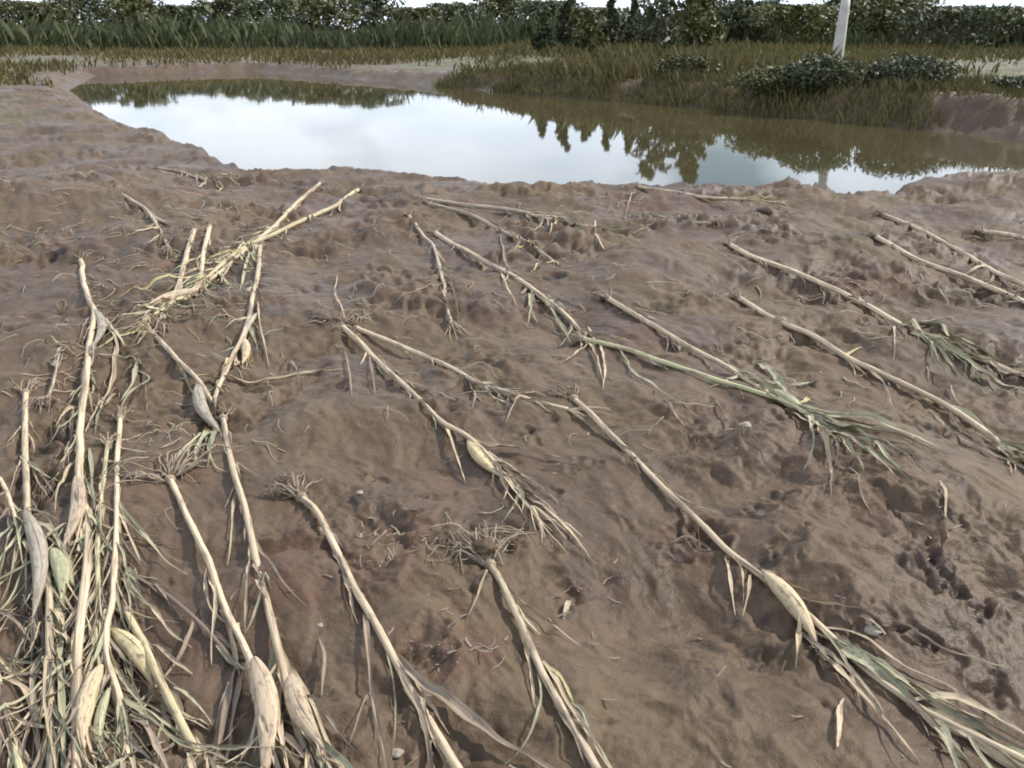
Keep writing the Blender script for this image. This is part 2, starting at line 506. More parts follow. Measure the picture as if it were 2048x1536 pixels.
# ------------------------------------------------------------------ ground sheet
def build_ground():
    ys = [0.35]
    while ys[-1] < 900:
        d = ys[-1]
        ys.append(d + max(0.0042, min(d * d / 1050, 0.11 if d < 24 else 0.35 if d < 45 else 0.12 * d)))
    ys = np.array([-25, -8, -3, -1.2, -0.4, 0.0, 0.2] + ys)
    e = np.array([0.15, 0.5, 1.2, 3, 8, 25, 80, 300])
    s = np.linspace(-1, 1, 780)
    w = 0.45 + 0.80 * np.maximum(ys, 0)
    w = np.where(ys < 0, 0.45, w)
    X = np.concatenate([-(w[:, None] + e[::-1][None, :]), w[:, None] * s[None, :], w[:, None] + e[None, :]], 1)
    Y = np.repeat(ys[:, None], X.shape[1], 1)
    Z = terrain(X, Y)
    R, C = X.shape
    me = bpy.data.meshes.new('ground')
    nv = R * C
    me.vertices.add(nv)
    me.vertices.foreach_set('co', np.stack([X, Y, Z], -1).ravel().astype(np.float32))
    i = (np.arange(R - 1)[:, None] * C + np.arange(C - 1)[None, :]).ravel()
    F = np.stack([i, i + 1, i + C + 1, i + C], 1).astype(np.int32)
    me.loops.add(F.size)
    me.loops.foreach_set('vertex_index', F.ravel())
    me.polygons.add(len(F))
    me.polygons.foreach_set('loop_start', np.arange(0, F.size, 4, dtype=np.int32))
    me.polygons.foreach_set('use_smooth', np.ones(len(F), bool))
    me.update(calc_edges=True)
    x, y = X.ravel(), Y.ravel()
    sdv = pond_sd(x, y)
    wet_and_shade = (1 - sstep(sdv + 0.12 * gnoise(x * 5, y * 5, 40), 0.02, 0.30)) * 0.8
    # damp smears drawn out along the way the flood ran
    al, ac = x * FL[0] + y * FL[1], -x * FL[1] + y * FL[0]
    al2, ac2 = al + .06 * gnoise(x * 6, y * 6, 45), ac + .05 * gnoise(x * 6, y * 6, 46)
    q = gnoise(al2 * 3.6, ac2 * 8.5, 47) + .55 * gnoise(al2 * 11, ac2 * 19, 48) + .3 * gnoise(x * 45, y * 45, 49)
    wet_and_shade = np.maximum(wet_and_shade, .62 * sstep(q, .30, .78) * (.35 + .65 * sstep(gnoise(x * 1.6, y * 1.6, 51), -.25, .25)))
    q = gnoise(x * 21, y * 21, 52) + .5 * gnoise(x * 50, y * 50, 53)
    wet_and_shade = np.maximum(wet_and_shade, .8 * sstep(q, .52, .8) * sstep(gnoise(x * 2.2, y * 2.2, 54), -.1, .3))
    for cx, cy, r, d in PITW:  # shade painted into the shallow pits as dark colour, stronger for deeper ones
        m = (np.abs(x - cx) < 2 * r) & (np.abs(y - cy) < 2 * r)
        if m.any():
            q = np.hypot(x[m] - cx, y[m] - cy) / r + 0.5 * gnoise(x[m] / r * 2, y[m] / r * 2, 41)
            wet_and_shade[m] = np.maximum(wet_and_shade[m], (1 - sstep(q, 0.3, 1.0)) * min(1.0, d * 20))
    red = np.zeros_like(x)
    for px, py, r in ((600, 1120, .16), (575, 1190, .13), (770, 1170, .12), (890, 1320, .12), (150, 790, .2), (420, 380, .4), (1330, 400, .5), (1380, 1085, .12), (1720, 570, .25), (1250, 690, .2), (1500, 420, .3), (800, 1080, .1)):
        cx, cy, _ = onplane(px, py)
        q = np.hypot(x - cx, y - cy) / r + 0.6 * gnoise(x / r * 1.5, y / r * 1.5, 42)
        red = np.maximum(red, 1 - sstep(q, 0.35, 1.1))
    veg = sstep(y, 11, 13) * sstep(sdv + 0.5 * gnoise(x * .7, y * .7, 43), 0.9, 2.2) * np.where(x < -4, 0.55, 1.0)
    for n, a in (('wet_and_shade', wet_and_shade), ('red', red), ('veg', veg)):
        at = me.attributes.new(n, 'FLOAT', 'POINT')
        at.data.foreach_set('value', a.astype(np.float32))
    me.materials.append(MUD)
    o = bpy.data.objects.new('ground', me)
    COL.objects.link(o)
    tag(o, 'brown churned silt and mud left by the flood', kind='structure')
    return o
build_ground()

def build_water():
    m, nt, b = new_mat('pond_water')
    b.inputs['Base Color'].default_value = (0.070, 0.060, 0.030, 1)
    b.inputs['Roughness'].default_value = 0.025
    b.inputs['IOR'].default_value = 1.36
    g = nt.nodes.new('ShaderNodeNewGeometry')
    mpn = nt.nodes.new('ShaderNodeMapping')
    mpn.inputs['Scale'].default_value = (1.0, 0.6, 1)
    nt.links.new(g.outputs['Position'], mpn.inputs['Vector'])
    n = noise(nt, mpn.outputs[0], 3.2, 4, 0.55)
    nt.links.new(bump(nt, n, 0.06, 0.008), b.inputs['Normal'])
    me = bpy.data.meshes.new('pond_water')
    me.from_pydata([(x, y, WZ) for x, y in ((-60, 5), (60, 5), (60, 60), (-60, 60))], [], [(0, 1, 2, 3)])
    me.materials.append(m)
    o = bpy.data.objects.new('pond_water', me)
    COL.objects.link(o)
    tag(o, 'still muddy flood water mirroring the sky and trees', kind='structure')
build_water()

# ------------------------------------------------------------------ far bank: trees, grass, pole
def mat_simple(name, a, b_, scale, rough=0.8):
    m, nt, b = new_mat(name)
    t = nt.nodes.new('ShaderNodeTexCoord')
    o = nt.nodes.new('ShaderNodeObjectInfo')
    n = noise(nt, t.outputs['Object'], scale, 5, 0.6)
    c = mixc(nt, mrange(nt, n, 0.35, 0.65), a, b_)
    hv = nt.nodes.new('ShaderNodeHueSaturation')
    nt.links.new(mrange(nt, o.outputs['Random'], 0, 1, 0.8, 1.2), hv.inputs['Value'])
    nt.links.new(c, hv.inputs['Color'])
    nt.links.new(hv.outputs[0], b.inputs['Base Color'])
    b.inputs['Roughness'].default_value = rough
    nt.links.new(bump(nt, n, 0.5, 0.02), b.inputs['Normal'])
    return m
BARK = mat_simple('bark', (0.10, 0.075, 0.05), (0.22, 0.17, 0.12), 6)
LEAFM = [mat_simple('foliage_deep', (0.045, 0.06, 0.024), (0.10, 0.11, 0.042), 2.0, 0.6),
         mat_simple('foliage_olive', (0.07, 0.075, 0.02), (0.13, 0.12, 0.04), 2.0, 0.6)]
GRASSM = mat_simple('bank_grass', (0.085, 0.075, 0.022), (0.16, 0.13, 0.045), 1.5, 0.7)
CONC = mat_simple('pale_concrete', (0.36, 0.34, 0.31), (0.48, 0.46, 0.42), 3)

def quads(name, C, size, normals, mat, parent, origin):
    """Many small leaf-sized faces, each its own pointed quad."""
    n = len(C)
    r = RNG.normal(size=(n, 3))
    A = np.cross(normals, r); A /= np.linalg.norm(A, axis=1)[:, None] + 1e-9
    B = np.cross(normals, A)
    B /= np.linalg.norm(B, axis=1)[:, None] + 1e-9
    sz = np.asarray(size)[:, None] * np.ones((n, 1))
    V = np.stack([C - A * sz, C + B * sz * .45, C + A * sz, C - B * sz * .45], 1).reshape(-1, 3) - np.asarray(origin)
    me = bpy.data.meshes.new(name)
    me.from_pydata(V.tolist(), [], np.arange(4 * n).reshape(n, 4).tolist())
    me.materials.append(mat)
    o = bpy.data.objects.new(name, me)
    COL.objects.link(o)
    if parent is not None: o.parent = parent
    return o

def mirrored(px, py, D):
    """Where the thing mirrored at this pixel stands: its x at distance D ahead, and its height."""
    d = ray(px, py)
    t = (WZ - CAM_H) / d[2]
    T = D / d[1]
    return d[0] * T, WZ - d[2] * (T - t)

def tree(px, py, D, wid, shape, leaf, label, group, n=2600, zoff=0.0):
    x, top = mirrored(px, py, D)
    bz = low(x, D)
    H = top - bz + zoff
    org = (x, D, bz)
    root = empty('tree', org)
    tag(root, label, 'tree', group)
    mb = MB()
    wob = RNG.normal(size=(6, 2)) * 0.02 * H
    P, _ = smooth_path([(x + wob[i, 0] * (i > 0), D + wob[i, 1] * (i > 0), bz - 0.15 + H * 0.9 * i / 5) for i in range(6)], 0.25)
    tube(mb, P, np.linspace(0.035, 0.008, len(P)) * H ** .8 * 0.8, 9)
    mb.build('trunk', BARK, root, org)
    mb = MB()
    tips = []
    K = 16
    for k in range(K):
        f = 0.22 + 0.72 * k / (K - 1)
        p0 = P[int(f * (len(P) - 1))]
        a = k * 2.4 + RNG.uniform(-.4, .4)
        if shape == 'spire':
            ln, rise = wid * (1.05 - f) * 1.2, 0.7
        else:
            ln, rise = wid * (0.5 + 0.6 * math.sin(math.pi * min(1, f * 1.02))), 0.55
        p2 = p0 + np.array([math.cos(a) * ln, math.sin(a) * ln, rise * ln + .1])
        p1 = (p0 + p2) / 2 + np.array([0, 0, 0.12 * ln])
        Q, _ = smooth_path([p0, p1, p2], max(0.12, ln / 6))
        tube(mb, Q, np.linspace(0.012, 0.004, len(Q)) * H * 0.45, 5)
        tips += [(p1, ln), (p2, ln), (p0 * .4 + p2 * .6, ln)]
    mb.build('limb', BARK, root, org)
    tips.append((P[-1], wid * 0.35)); tips.append((P[-1] + np.array([0, 0, H * .05]), wid * 0.2))
    cl = []
    for p, ln in tips:
        m = int(n / len(tips) * RNG.uniform(.4, 1.5))
        r = np.clip(ln, wid * .22, wid) * RNG.uniform(.3, .5)
        q = RNG.normal(size=(m, 3)); q /= np.linalg.norm(q, axis=1)[:, None]
        cl.append(p + q * (r * RNG.uniform(.2, 1, size=(m, 1)) ** .6) * np.array([1, 1, .8]))
    C = np.concatenate(cl)
    zt = bz + H
    C[:, 2] = np.where(C[:, 2] > zt, 2 * zt - C[:, 2], C[:, 2])
    C[:, 2] = np.maximum(C[:, 2], bz + 0.15)
    nr = RNG.normal(size=C.shape); nr[:, 2] += 0.8
    nr /= np.linalg.norm(nr, axis=1)[:, None]
    quads('crown', C, RNG.uniform(.06, .15, len(C)) * (0.6 + D / 60), nr, LEAFM[leaf], root, org)

SP_ = 'pointed trees mirrored in the middle of the pond'
tree(1083, 283, 34, .36, 'spire', 0, 'slim pointed tree on the far bank, leftmost of the row mirrored in the pond', SP_)
tree(1128, 312, 34, .36, 'spire', 0, 'pointed dark tree, second from the left in the row mirrored in the pond', SP_)
tree(1170, 292, 32, .5, 'spire', 1, 'olive pointed tree, third from the left in the row mirrored in the pond', SP_)
tree(1212, 312, 34, .36, 'spire', 0, 'pointed dark tree, fourth from the left in the row mirrored in the pond', SP_)
tree(1256, 318, 33, .42, 'spire', 0, 'pointed dark tree just left of the spreading tree beyond the pond', SP_)
tree(1300, 372, 30, .62, 'round', 0, 'spreading leafy tree beside the tall green tree, mirrored down to the near shore', 'broad trees beyond the pond', 900)
tree(1368, 405, 27, .6, 'spire', 1, 'tall green tree whose reflection reaches the near shore right of the pointed row', 'broad trees beyond the pond', 3400)
DT = 'trees far beyond the pond'
TL = []
kinds = ('broad dark', 'low olive', 'tall dark', 'round olive', 'ragged dark', 'bushy olive')
spots_ = [(-190, 'left of the photo edge'), (-90, 'at the left end of the tree line'), (10, 'above the bare mud bank at the top left'), (105, 'above the left shore of the pond'), (195, 'behind the left end of the water'),
          (290, 'above the far left water'), (375, 'above the pale left water'), (470, 'left of the open pale water'), (560, 'above the open pale water'), (650, 'over the middle of the open water'), (735, 'right of the middle of the open water'),
          (830, 'over the brightest water'), (915, 'left of the grassy bank'), (1005, 'at the left tip of the grassy bank'), (1095, 'behind the slim pointed tree'), (1185, 'behind the olive pointed tree'), (1290, 'behind the spreading leafy tree'),
          (1390, 'behind the tall green tree'), (1480, 'right of the tall green tree'), (1575, 'left of the pale pole'), (1680, 'right of the pale pole'), (1770, 'above the right end of the grass'), (1870, 'left of the bare mud bank'),
          (1965, 'above the bare mud bank'), (2060, 'at the right photo edge'), (2170, 'right of the photo edge')]
for k, (px, where) in enumerate(spots_):
    D = (88, 102, 94, 80, 98, 84)[k % 6] if px < 1050 else (62, 54, 70, 58, 48, 66)[k % 6]
    py = 183 + (k * 37) % 31 if px < 1050 else 204 + (k * 37) % 34
    tree(px, py, D, (2.6, 2.2, 2.1, 3.0, 2.4, 2.7)[(k * 5 + 1) % 6] * (1 if px < 1050 else .8), 'round', k % 2, '%s tree of the tree line %s' % (kinds[(k * 5 + k // 6) % 6], where), DT, 3000)

def shrub(px, D, h, w, leaf, label):
    x = (px - 1024) / FPX * D / CP
    bz = low(x, D)
    org = (x, D, bz)
    root = empty('shrub', org)
    tag(root, label, 'shrub', 'shrubs along the far bank')
    mb = MB()
    for k in range(7):
        a, ln = k * 0.9, w * RNG.uniform(.3, .7)
        P, _ = smooth_path([(x, D, bz - .05), (x + math.cos(a) * ln * .5, D + math.sin(a) * ln * .5, bz + h * .45), (x + math.cos(a) * ln, D + math.sin(a) * ln, bz + h * .8)], .1)
        tube(mb, P, np.linspace(.018, .006, len(P)), 5)
    mb.build('stem', BARK, root, org)
    n = 3600
    q = RNG.normal(size=(n, 3)); q /= np.linalg.norm(q, axis=1)[:, None]
    q *= RNG.uniform(.25, 1, size=(n, 1)) ** .5
    lump = 1 + .35 * gnoise(q[:, 0] * 2.4 + px, q[:, 1] * 2.4 + q[:, 2] * 2, 50)
    C = np.array(org) + q * lump[:, None] * np.array([w, w * .8, h * .5]) + np.array([0, 0, h * .52])
    C[:, 2] = np.maximum(C[:, 2], bz + .03)
    nr = RNG.normal(size=C.shape); nr[:, 2] += .8
    nr /= np.linalg.norm(nr, axis=1)[:, None]
    quads('foliage', C, RNG.uniform(.025, .055, n), nr, LEAFM[leaf], root, org)

for px, D, h, w, lf, lab in ((1330, 21.0, .5, .7, 1, 'olive shrub on the far bank below the tall green tree'), (1490, 17.6, .5, .8, 1, 'olive shrub on the far bank left of the pale pole'),
                             (1570, 17.0, .6, .7, 0, 'dark shrub on the far bank just left of the pale pole'), (1720, 16.6, .55, .8, 0, 'dark shrub on the far bank right of the pale pole'),
                             (1950, 15.6, .24, .7, 0, 'dark low shrub on top of the bare mud bank'), (2090, 15.0, .3, .6, 0, 'dark shrub at the right end of the mud bank')):
    shrub(px, D, h, w, lf, lab)

def pole():
    x, top = mirrored(1640, 378, 22)
    bz = low(x, 22)
    mb = MB()
    P = np.array([(x + .006 * k, 22, bz - .2 + (top - bz + .2) * k / 8) for k in range(9)])
    tube(mb, P, np.linspace(.15, .10, 9), 10)
    o = mb.build('pole', CONC, None, (x, 22, bz))
    tag(o, 'pale bare pole on the far bank, mirrored as a light column', 'pole')
pole()

def bank_grass():
    n = 110000
    x = RNG.uniform(-3, 16, n); y = RNG.uniform(11.5, 27, n)
    s = pond_sd(x, y)
    g = gnoise(x * .9, y * .9, 60)
    bare = (x > 6.6)
    keep = (s > np.where(bare, 0.75, 0.04)) & (s < 4.5) & (y > 11.5) & (g > -0.45)
    x, y = x[keep], y[keep]
    z = terrain(x, y, False)
    h = RNG.uniform(.08, .27, len(x)) * (1 + .5 * gnoise(x * .7, y * .7, 61)) * np.where(x > 6.6, .7, 1)
    a = RNG.uniform(0, 2 * math.pi, len(x))
    ln = RNG.uniform(.1, .5, len(x)) * h
    wd = .0075
    ax, ay = np.cos(a), np.sin(a)
    base = np.stack([x, y, z - .02], 1)
    side = np.stack([-ay, ax, 0 * x], 1) * wd
    mid = base + np.stack([ax * ln * .3, ay * ln * .3, h * .6], 1)
    tip = base + np.stack([ax * ln, ay * ln, h], 1)
    V = np.stack([base - side, base + side, mid + side * .8, tip, mid - side * .8], 1).reshape(-1, 3)
    me = bpy.data.meshes.new('bank_grass')
    me.from_pydata(V.tolist(), [], np.arange(5 * len(x)).reshape(-1, 5).tolist())
    me.materials.append(GRASSM)
    o = bpy.data.objects.new('bank_grass', me)
    COL.objects.link(o)
    tag(o, 'rough olive grass along the far bank of the pond', 'grass', kind='stuff')
bank_grass()

def far_growth(name, n, xr, yr, hr, wr, mat, label, cat, minz=0.6):
    x = RNG.uniform(-1, 1, n); y = RNG.uniform(yr[0] ** .5, yr[1] ** .5, n) ** 2
    x = x * (xr[0] + xr[1] * y)
    g = gnoise(x * .12, y * .12, 63) + .5 * gnoise(x * .5, y * .5, 64)
    keep = (pond_sd(x, y) > minz) & (g > -.28)
    x, y, g = x[keep], y[keep], g[keep]
    z = terrain(x, y, False)
    h = RNG.uniform(*hr, len(x)) * (1 + .8 * g)
    a = RNG.uniform(0, 2 * math.pi, len(x))
    w = RNG.uniform(*wr, len(x)) * (y / yr[0]) ** .5
    ax, ay = np.cos(a), np.sin(a)
    base = np.stack([x, y, z - .03], 1)
    side = np.stack([-ay, ax, 0 * x], 1) * w[:, None]
    mid = base + np.stack([ax * h * .15, ay * h * .15, h * .6], 1)
    tip = base + np.stack([ax * h * .5, ay * h * .5, h], 1)
    V = np.stack([base - side, base + side, mid + side * .9, tip, mid - side * .9], 1).reshape(-1, 3)
    me = bpy.data.meshes.new(name)
    me.from_pydata(V.tolist(), [], np.arange(5 * len(x)).reshape(-1, 5).tolist())
    me.materials.append(mat)
    o = bpy.data.objects.new(name, me)
    COL.objects.link(o)
    tag(o, label, cat, kind='stuff')
far_growth('field_grass', 42000, (4, .75), (21, 80), (.12, .42), (.012, .03), GRASSM, 'rough grass and weeds on the flat land beyond the pond', 'grass')
far_growth('undergrowth', 30000, (4, .75), (62, 116), (.6, 1.9), (.035, .10), LEAFM[0], 'dark undergrowth filling the foot of the far tree line', 'undergrowth', 5)

# ------------------------------------------------------------------ maize plants
def ground_path(px, step=0.012, lift=0.0, stiff=0.18):
    """Pixel polyline -> a line lying on the mud, bridging the hollows like a stiff stem."""
    px = [tuple(q) for q in px]
    if px[-1][1] > 1530 or px[-1][0] > 2045:      # carry on out of the picture
        a, b = px[-2], px[-1]
        k = 110 / math.hypot(b[0] - a[0], b[1] - a[1])
        px.append((b[0] + (b[0] - a[0]) * k, b[1] + (b[1] - a[1]) * k))
    pts = [ground(a, b)[:2] for a, b in px]
    P, ln = smooth_path(pts, step)
    z = terrain(P[:, 0], P[:, 1])
    k = max(3, int(stiff / step))
    w = np.hanning(2 * k + 1); w /= w.sum()
    zs = np.convolve(np.pad(z, k, mode='edge'), w, 'valid')
    zs = np.maximum(zs, z - (0.026 if stiff > .1 else .006)) + lift
    k2 = 12 if stiff > .3 else 3
    w2 = np.hanning(2 * k2 + 3)[1:-1]
    zs = np.convolve(np.pad(zs, k2, mode='edge'), w2 / w2.sum(), 'valid')
    return np.column_stack([P, zs]), ln

RSC = 0.70

def rad_profile(ln, n, r0, r1, sp=0.14):
    s = np.linspace(0, ln, n)
    r = r0 + (r1 - r0) * (s / ln) ** 1.2
    node = np.zeros(n)
    p = RNG.uniform(.04, .09)
    while p < ln:
        node = np.maximum(node, np.exp(-((s - p) / 0.007) ** 2))
        # the sheath above each node stands a little proud and thins out
        r = r * (1 + 0.035 * np.where((s > p) & (s < p + sp * .8), 1 - (s - p) / (sp * .8), 0))
        p += sp * RNG.uniform(.8, 1.2)
    return r * (1 + 0.065 * node)

def stalk(px, r0, r1, mat, parent, origin, lift=0.016, name='stalk'):
    k_ = RSC * (0.79 + 0.36 * float(sstep(np.array(origin[1]), 2.4, 4.5)))
    r0, r1 = r0 * k_, r1 * k_
    P, ln = ground_path(px, 0.01, 0, 0.7)
    n = len(P)
    u = np.linspace(0, 1, n)
    R = rad_profile(ln, n, r0, r1)
    P[:, 2] += R * 0.6 + lift * np.sin(np.pi * np.clip(u * 1.05, 0, 1)) + 0.002 * np.sin(u * 5 + r0 * 900)
    T_, S_n, _ = frames(P)
    kink = np.interp(np.linspace(0, ln, n), np.arange(0, ln + .3, .13), RNG.normal(size=len(np.arange(0, ln + .3, .13))) * .0016)
    P[:, :2] += S_n[:, :2] * kink[:, None]
    sides = 10
    a = np.linspace(0, 2 * math.pi, sides, endpoint=False)
    g = 1 + 0.07 * gnoise(u[:, None] * ln * 12 + 0 * a, np.cos(a)[None, :] * 1.5 + r0 * 777 + 0 * u[:, None], 70)
    mb = MB()
    tube(mb, P, R[:, None] * g, sides)
    mb.build(name, M[mat], parent, origin)
    return P, ln

def drape(p0, d0, length, bend, lift, step=0.016):
    """A limp strip starting at p0 in heading d0 (radians), lying down on the mud."""
    n = max(5, int(length / step))
    h = d0
    x, y = p0[0], p0[1]
    pts = [(x, y)]
    wob, ph = RNG.uniform(.0, .5), RNG.uniform(0, 6)
    for i in range(1, n):
        h += bend / n + wob * math.sin(i * step * 22 + ph) * step * 6
        x += math.cos(h) * step; y += math.sin(h) * step
        pts.append((x, y))
    P = np.array(pts)
    u = np.linspace(0, 1, n)
    g = terrain(P[:, 0], P[:, 1])
    g = np.maximum(np.convolve(np.pad(g, 2, mode='edge'), np.ones(5) / 5, 'valid'), g) + 0.004
    top = p0[2]
    z = g + lift * np.sin(np.pi * u) ** 1.0 + np.maximum(0, top - g[0]) * (1 - sstep(u, 0, .35))
    return np.column_stack([P, z])

def leaf_from(P, wid, mat, parent, origin, seed=0, flat=None):
    n = len(P)
    u = np.linspace(0, 1, n)
    Wd = wid * (0.55 + 0.45 * sstep(u, 0, .2)) * np.clip(1 - u, 0, 1) ** 0.55 * 0.5
    Wd *= 1 + 0.3 * np.sin(u * RNG.uniform(8, 16) + seed)
    tw = RNG.uniform(-.9, .9) + RNG.uniform(-2.2, 2.2) * u + .4 * np.sin(u * 9 + seed)
    if flat is not None: tw = tw * flat
    mb = MB()
    ribbon(mb, P, np.maximum(Wd, .0006), RNG.uniform(.25, .9), tw, .25, 5, seed)
    return mb.build('leaf', M[mat], parent, origin)

def leaf_px(px, wid, mat, parent, origin, lift=0.01, seed=0):
    P, ln = ground_path(px, 0.014, 0.005, 0.05)
    u = np.linspace(0, 1, len(P))
    P[:, 2] += lift * np.sin(np.pi * u)
    return leaf_from(P, wid, mat, parent, origin, seed, 0.5)

def roots(P, r0, parent, origin, n=13, ln=0.13, fan=1.25):
    """The torn root ball: a stub, then wiry fibres bursting back from the base."""
    d = P[0] - P[6]
    h0 = math.atan2(d[1], d[0])
    mb = MB()
    base = P[0]
    for k in range(n):
        h = h0 + RNG.uniform(-fan, fan)
        L_ = ln * RNG.uniform(.35, 1.05)
        e = RNG.uniform(.0, .32)
        m = 9
        u = np.linspace(0, 1, m)
        c = RNG.uniform(-.9, .9)
        st = base + np.array([RNG.normal() * r0 * .5, RNG.normal() * r0 * .5, RNG.uniform(-.5, .6) * r0])
        ang = h + c * u
        xs = st[0] + np.cumsum(np.cos(ang)) * L_ / m
        ys = st[1] + np.cumsum(np.sin(ang)) * L_ / m
        zs = st[2] + L_ * e * np.sin(np.pi * u * .8) + RNG.normal(size=m) * .003
        g = terrain(xs, ys)
        zs = np.where(u > .45, zs * (1 - sstep(u, .45, 1)) + (g + .002) * sstep(u, .45, 1), zs)
        zs = np.maximum(zs, g - .002)
        r = RNG.uniform(.0018, .0040)
        tube(mb, np.column_stack([xs, ys, zs]), np.linspace(r, r * .35, m), 5)
        if k % 2 == 0:
            i = 4
            bx = np.column_stack([xs[i] + np.cos(h + 1.2) * L_ * .3 * u[:6], ys[i] + np.sin(h + 1.2) * L_ * .3 * u[:6], 0 * u[:6]])
            bx[:, 2] = np.maximum(zs[i] * (1 - u[:6]) + u[:6] * g[i], terrain(bx[:, 0], bx[:, 1]) - .002)
            tube(mb, bx, np.linspace(r * .6, r * .25, 6), 4)
    # knotted stub
    q = np.linspace(0, 1, 7)
    dd = d / (np.linalg.norm(d) + 1e-9)
    S_ = base[None, :] + dd[None, :] * (q[:, None] * .045 - .012) - np.array([0, 0, 1.0])[None, :] * (q[:, None] ** 2 * .012)
    tube(mb, S_, r0 * np.array([1.02, 1.25, 1.3, 1.15, .95, .7, .3]), 9)
    mb.build('root_ball', M['root'], parent, origin)
    th = np.linspace(.02, math.pi - .02, 10)
    ph = np.linspace(0, 2 * math.pi, 16, endpoint=False)
    X = np.sin(th)[:, None] * np.cos(ph)[None, :]; Y = np.sin(th)[:, None] * np.sin(ph)[None, :]; Z = np.cos(th)[:, None] * np.ones((1, 16))
    k = 1 + .45 * gnoise(X * 1.8 + base[0] * 9, Y * 1.8 + Z * 1.5, 93) + .25 * gnoise(X * 4.5 + base[1] * 9, Y * 4.5 + Z * 4, 94)
    cx, cy = base[0] + dd[0] * .035, base[1] + dd[1] * .035
    rr = min(.026, ln * RNG.uniform(.16, .26))
    z0 = float(terrain(np.array([cx]), np.array([cy]))[0])
    sb = MB()
    sb.grid(np.stack([cx + X * k * rr * 1.1, cy + Y * k * rr, z0 + Z * k * rr * .5 + rr * .08], -1), close=True)
    sb.build('soil_clump', MUD, parent, origin)

def ear(pa, pb, wid, mat, parent, origin, lift=0.0, flaps=3):
    """A cob in its husk lying from pixel pa to pixel pb: pointed spindle, ribbed husk leaves, silk."""
    A, B = ground(*pa), ground(*pb)
    wid *= .68
    n = 22
    u = np.linspace(0, 1, n)
    P = A[None, :] * (1 - u[:, None]) + B[None, :] * u[:, None]
    ln = np.linalg.norm(B - A)
    g = terrain(P[:, 0], P[:, 1])
    z0 = max(np.percentile(g, 70), g.mean()) + wid * .36 + lift
    P[:, 2] = z0 + (g[-1] - g[0]) * (u - .5) * .8
    side = np.array([-(B - A)[1], (B - A)[0], 0]) / (ln + 1e-9)
    P += side[None, :] * (0.05 * ln * np.sin(np.pi * u))[:, None] * RNG.choice([-1, 1])
    prof = np.interp(u, [0, .06, .18, .35, .55, .75, .9, 1], [.30, .55, .86, 1, .93, .62, .28, .07])
    a = np.linspace(0, 2 * math.pi, 20, endpoint=False)
    rib = 1 + .07 * np.cos(a * 5 + 1)[None, :] + .05 * np.cos(a * 9 + u[:, None] * 2.0) + .04 * gnoise(u[:, None] * 5 + 0 * a, np.cos(a)[None, :] * 2 + 0 * u[:, None], 80)
    mb = MB()
    tube(mb, P, wid * .5 * prof[:, None] * rib, 20)
    e = mb.build('ear', M[mat], parent, origin)
    T, S, Nn = frames(P)
    for k in range(flaps):                       # husk leaves wrapped over the spindle
        a0 = 0.4 + k * 2.1 + RNG.uniform(-.3, .3)
        half = np.interp(u, [0, .3, .8, 1], [.95, .85, .5, .12])
        q = np.linspace(-1, 1, 7)
        ang = a0 + half[:, None] * q[None, :] + .25 * u[:, None]
        rr = wid * .5 * prof[:, None] * (1.03 + .012 * k + .03 * np.abs(q)[None, :] ** 2 * u[:, None] - .10 * (np.abs(q)[None, :] > .95)) + .0008
        tail = 1 + np.maximum(0, u - .8)[:, None] * .6
        G = P[:, None, :] + (S[:, None, :] * np.cos(ang)[:, :, None] + Nn[:, None, :] * np.sin(ang)[:, :, None]) * (rr * tail)[:, :, None]
        hb = MB(); hb.grid(G)
        h = hb.build('husk_leaf', M[mat], e, origin)
    for k in range(4):                           # papery husk ends
        i = int(n * RNG.uniform(.45, .9))
        d = P[-1] - P[i]
        h = math.atan2(d[1], d[0]) + RNG.normal() * .22
        a1 = RNG.uniform(.2, 2.9)
        st = P[i] + (S[i] * math.cos(a1) + Nn[i] * math.sin(a1)) * wid * .5 * prof[i]
        Q = drape(st, h, ln * RNG.uniform(.3, .75), RNG.normal() * .3, .004, .012)
        leaf_from(Q, wid * RNG.uniform(.18, .4), mat, e, origin, k * 3.1, .6).name = 'husk_leaf'
    sb_ = MB()                                   # wilted silk
    for k in range(7):
        d = (B - A) / ln
        m = 6
        t = np.linspace(0, 1, m)
        Q = P[-1][None, :] + d[None, :] * (t[:, None] * ln * .14) + RNG.normal(size=3)[None, :] * (t[:, None] ** 1.5 * .012)
        Q[:, 2] = np.maximum(Q[:, 2] - t * .02, terrain(Q[:, 0], Q[:, 1]) + .001)
        tube(sb_, Q, np.linspace(.0011, .0005, m), 4)
    sb_.build('silk', M['leaf_brown'], e, origin)

G_, S_, B_, D_, Y_ = 'leaf_green', 'leaf_straw', 'leaf_brown', 'leaf_dark', 'leaf_yellow'
LM = ['leaf_green', 'leaf_green', 'leaf_straw', 'leaf_straw', 'leaf_brown', 'leaf_brown', 'leaf_dark']

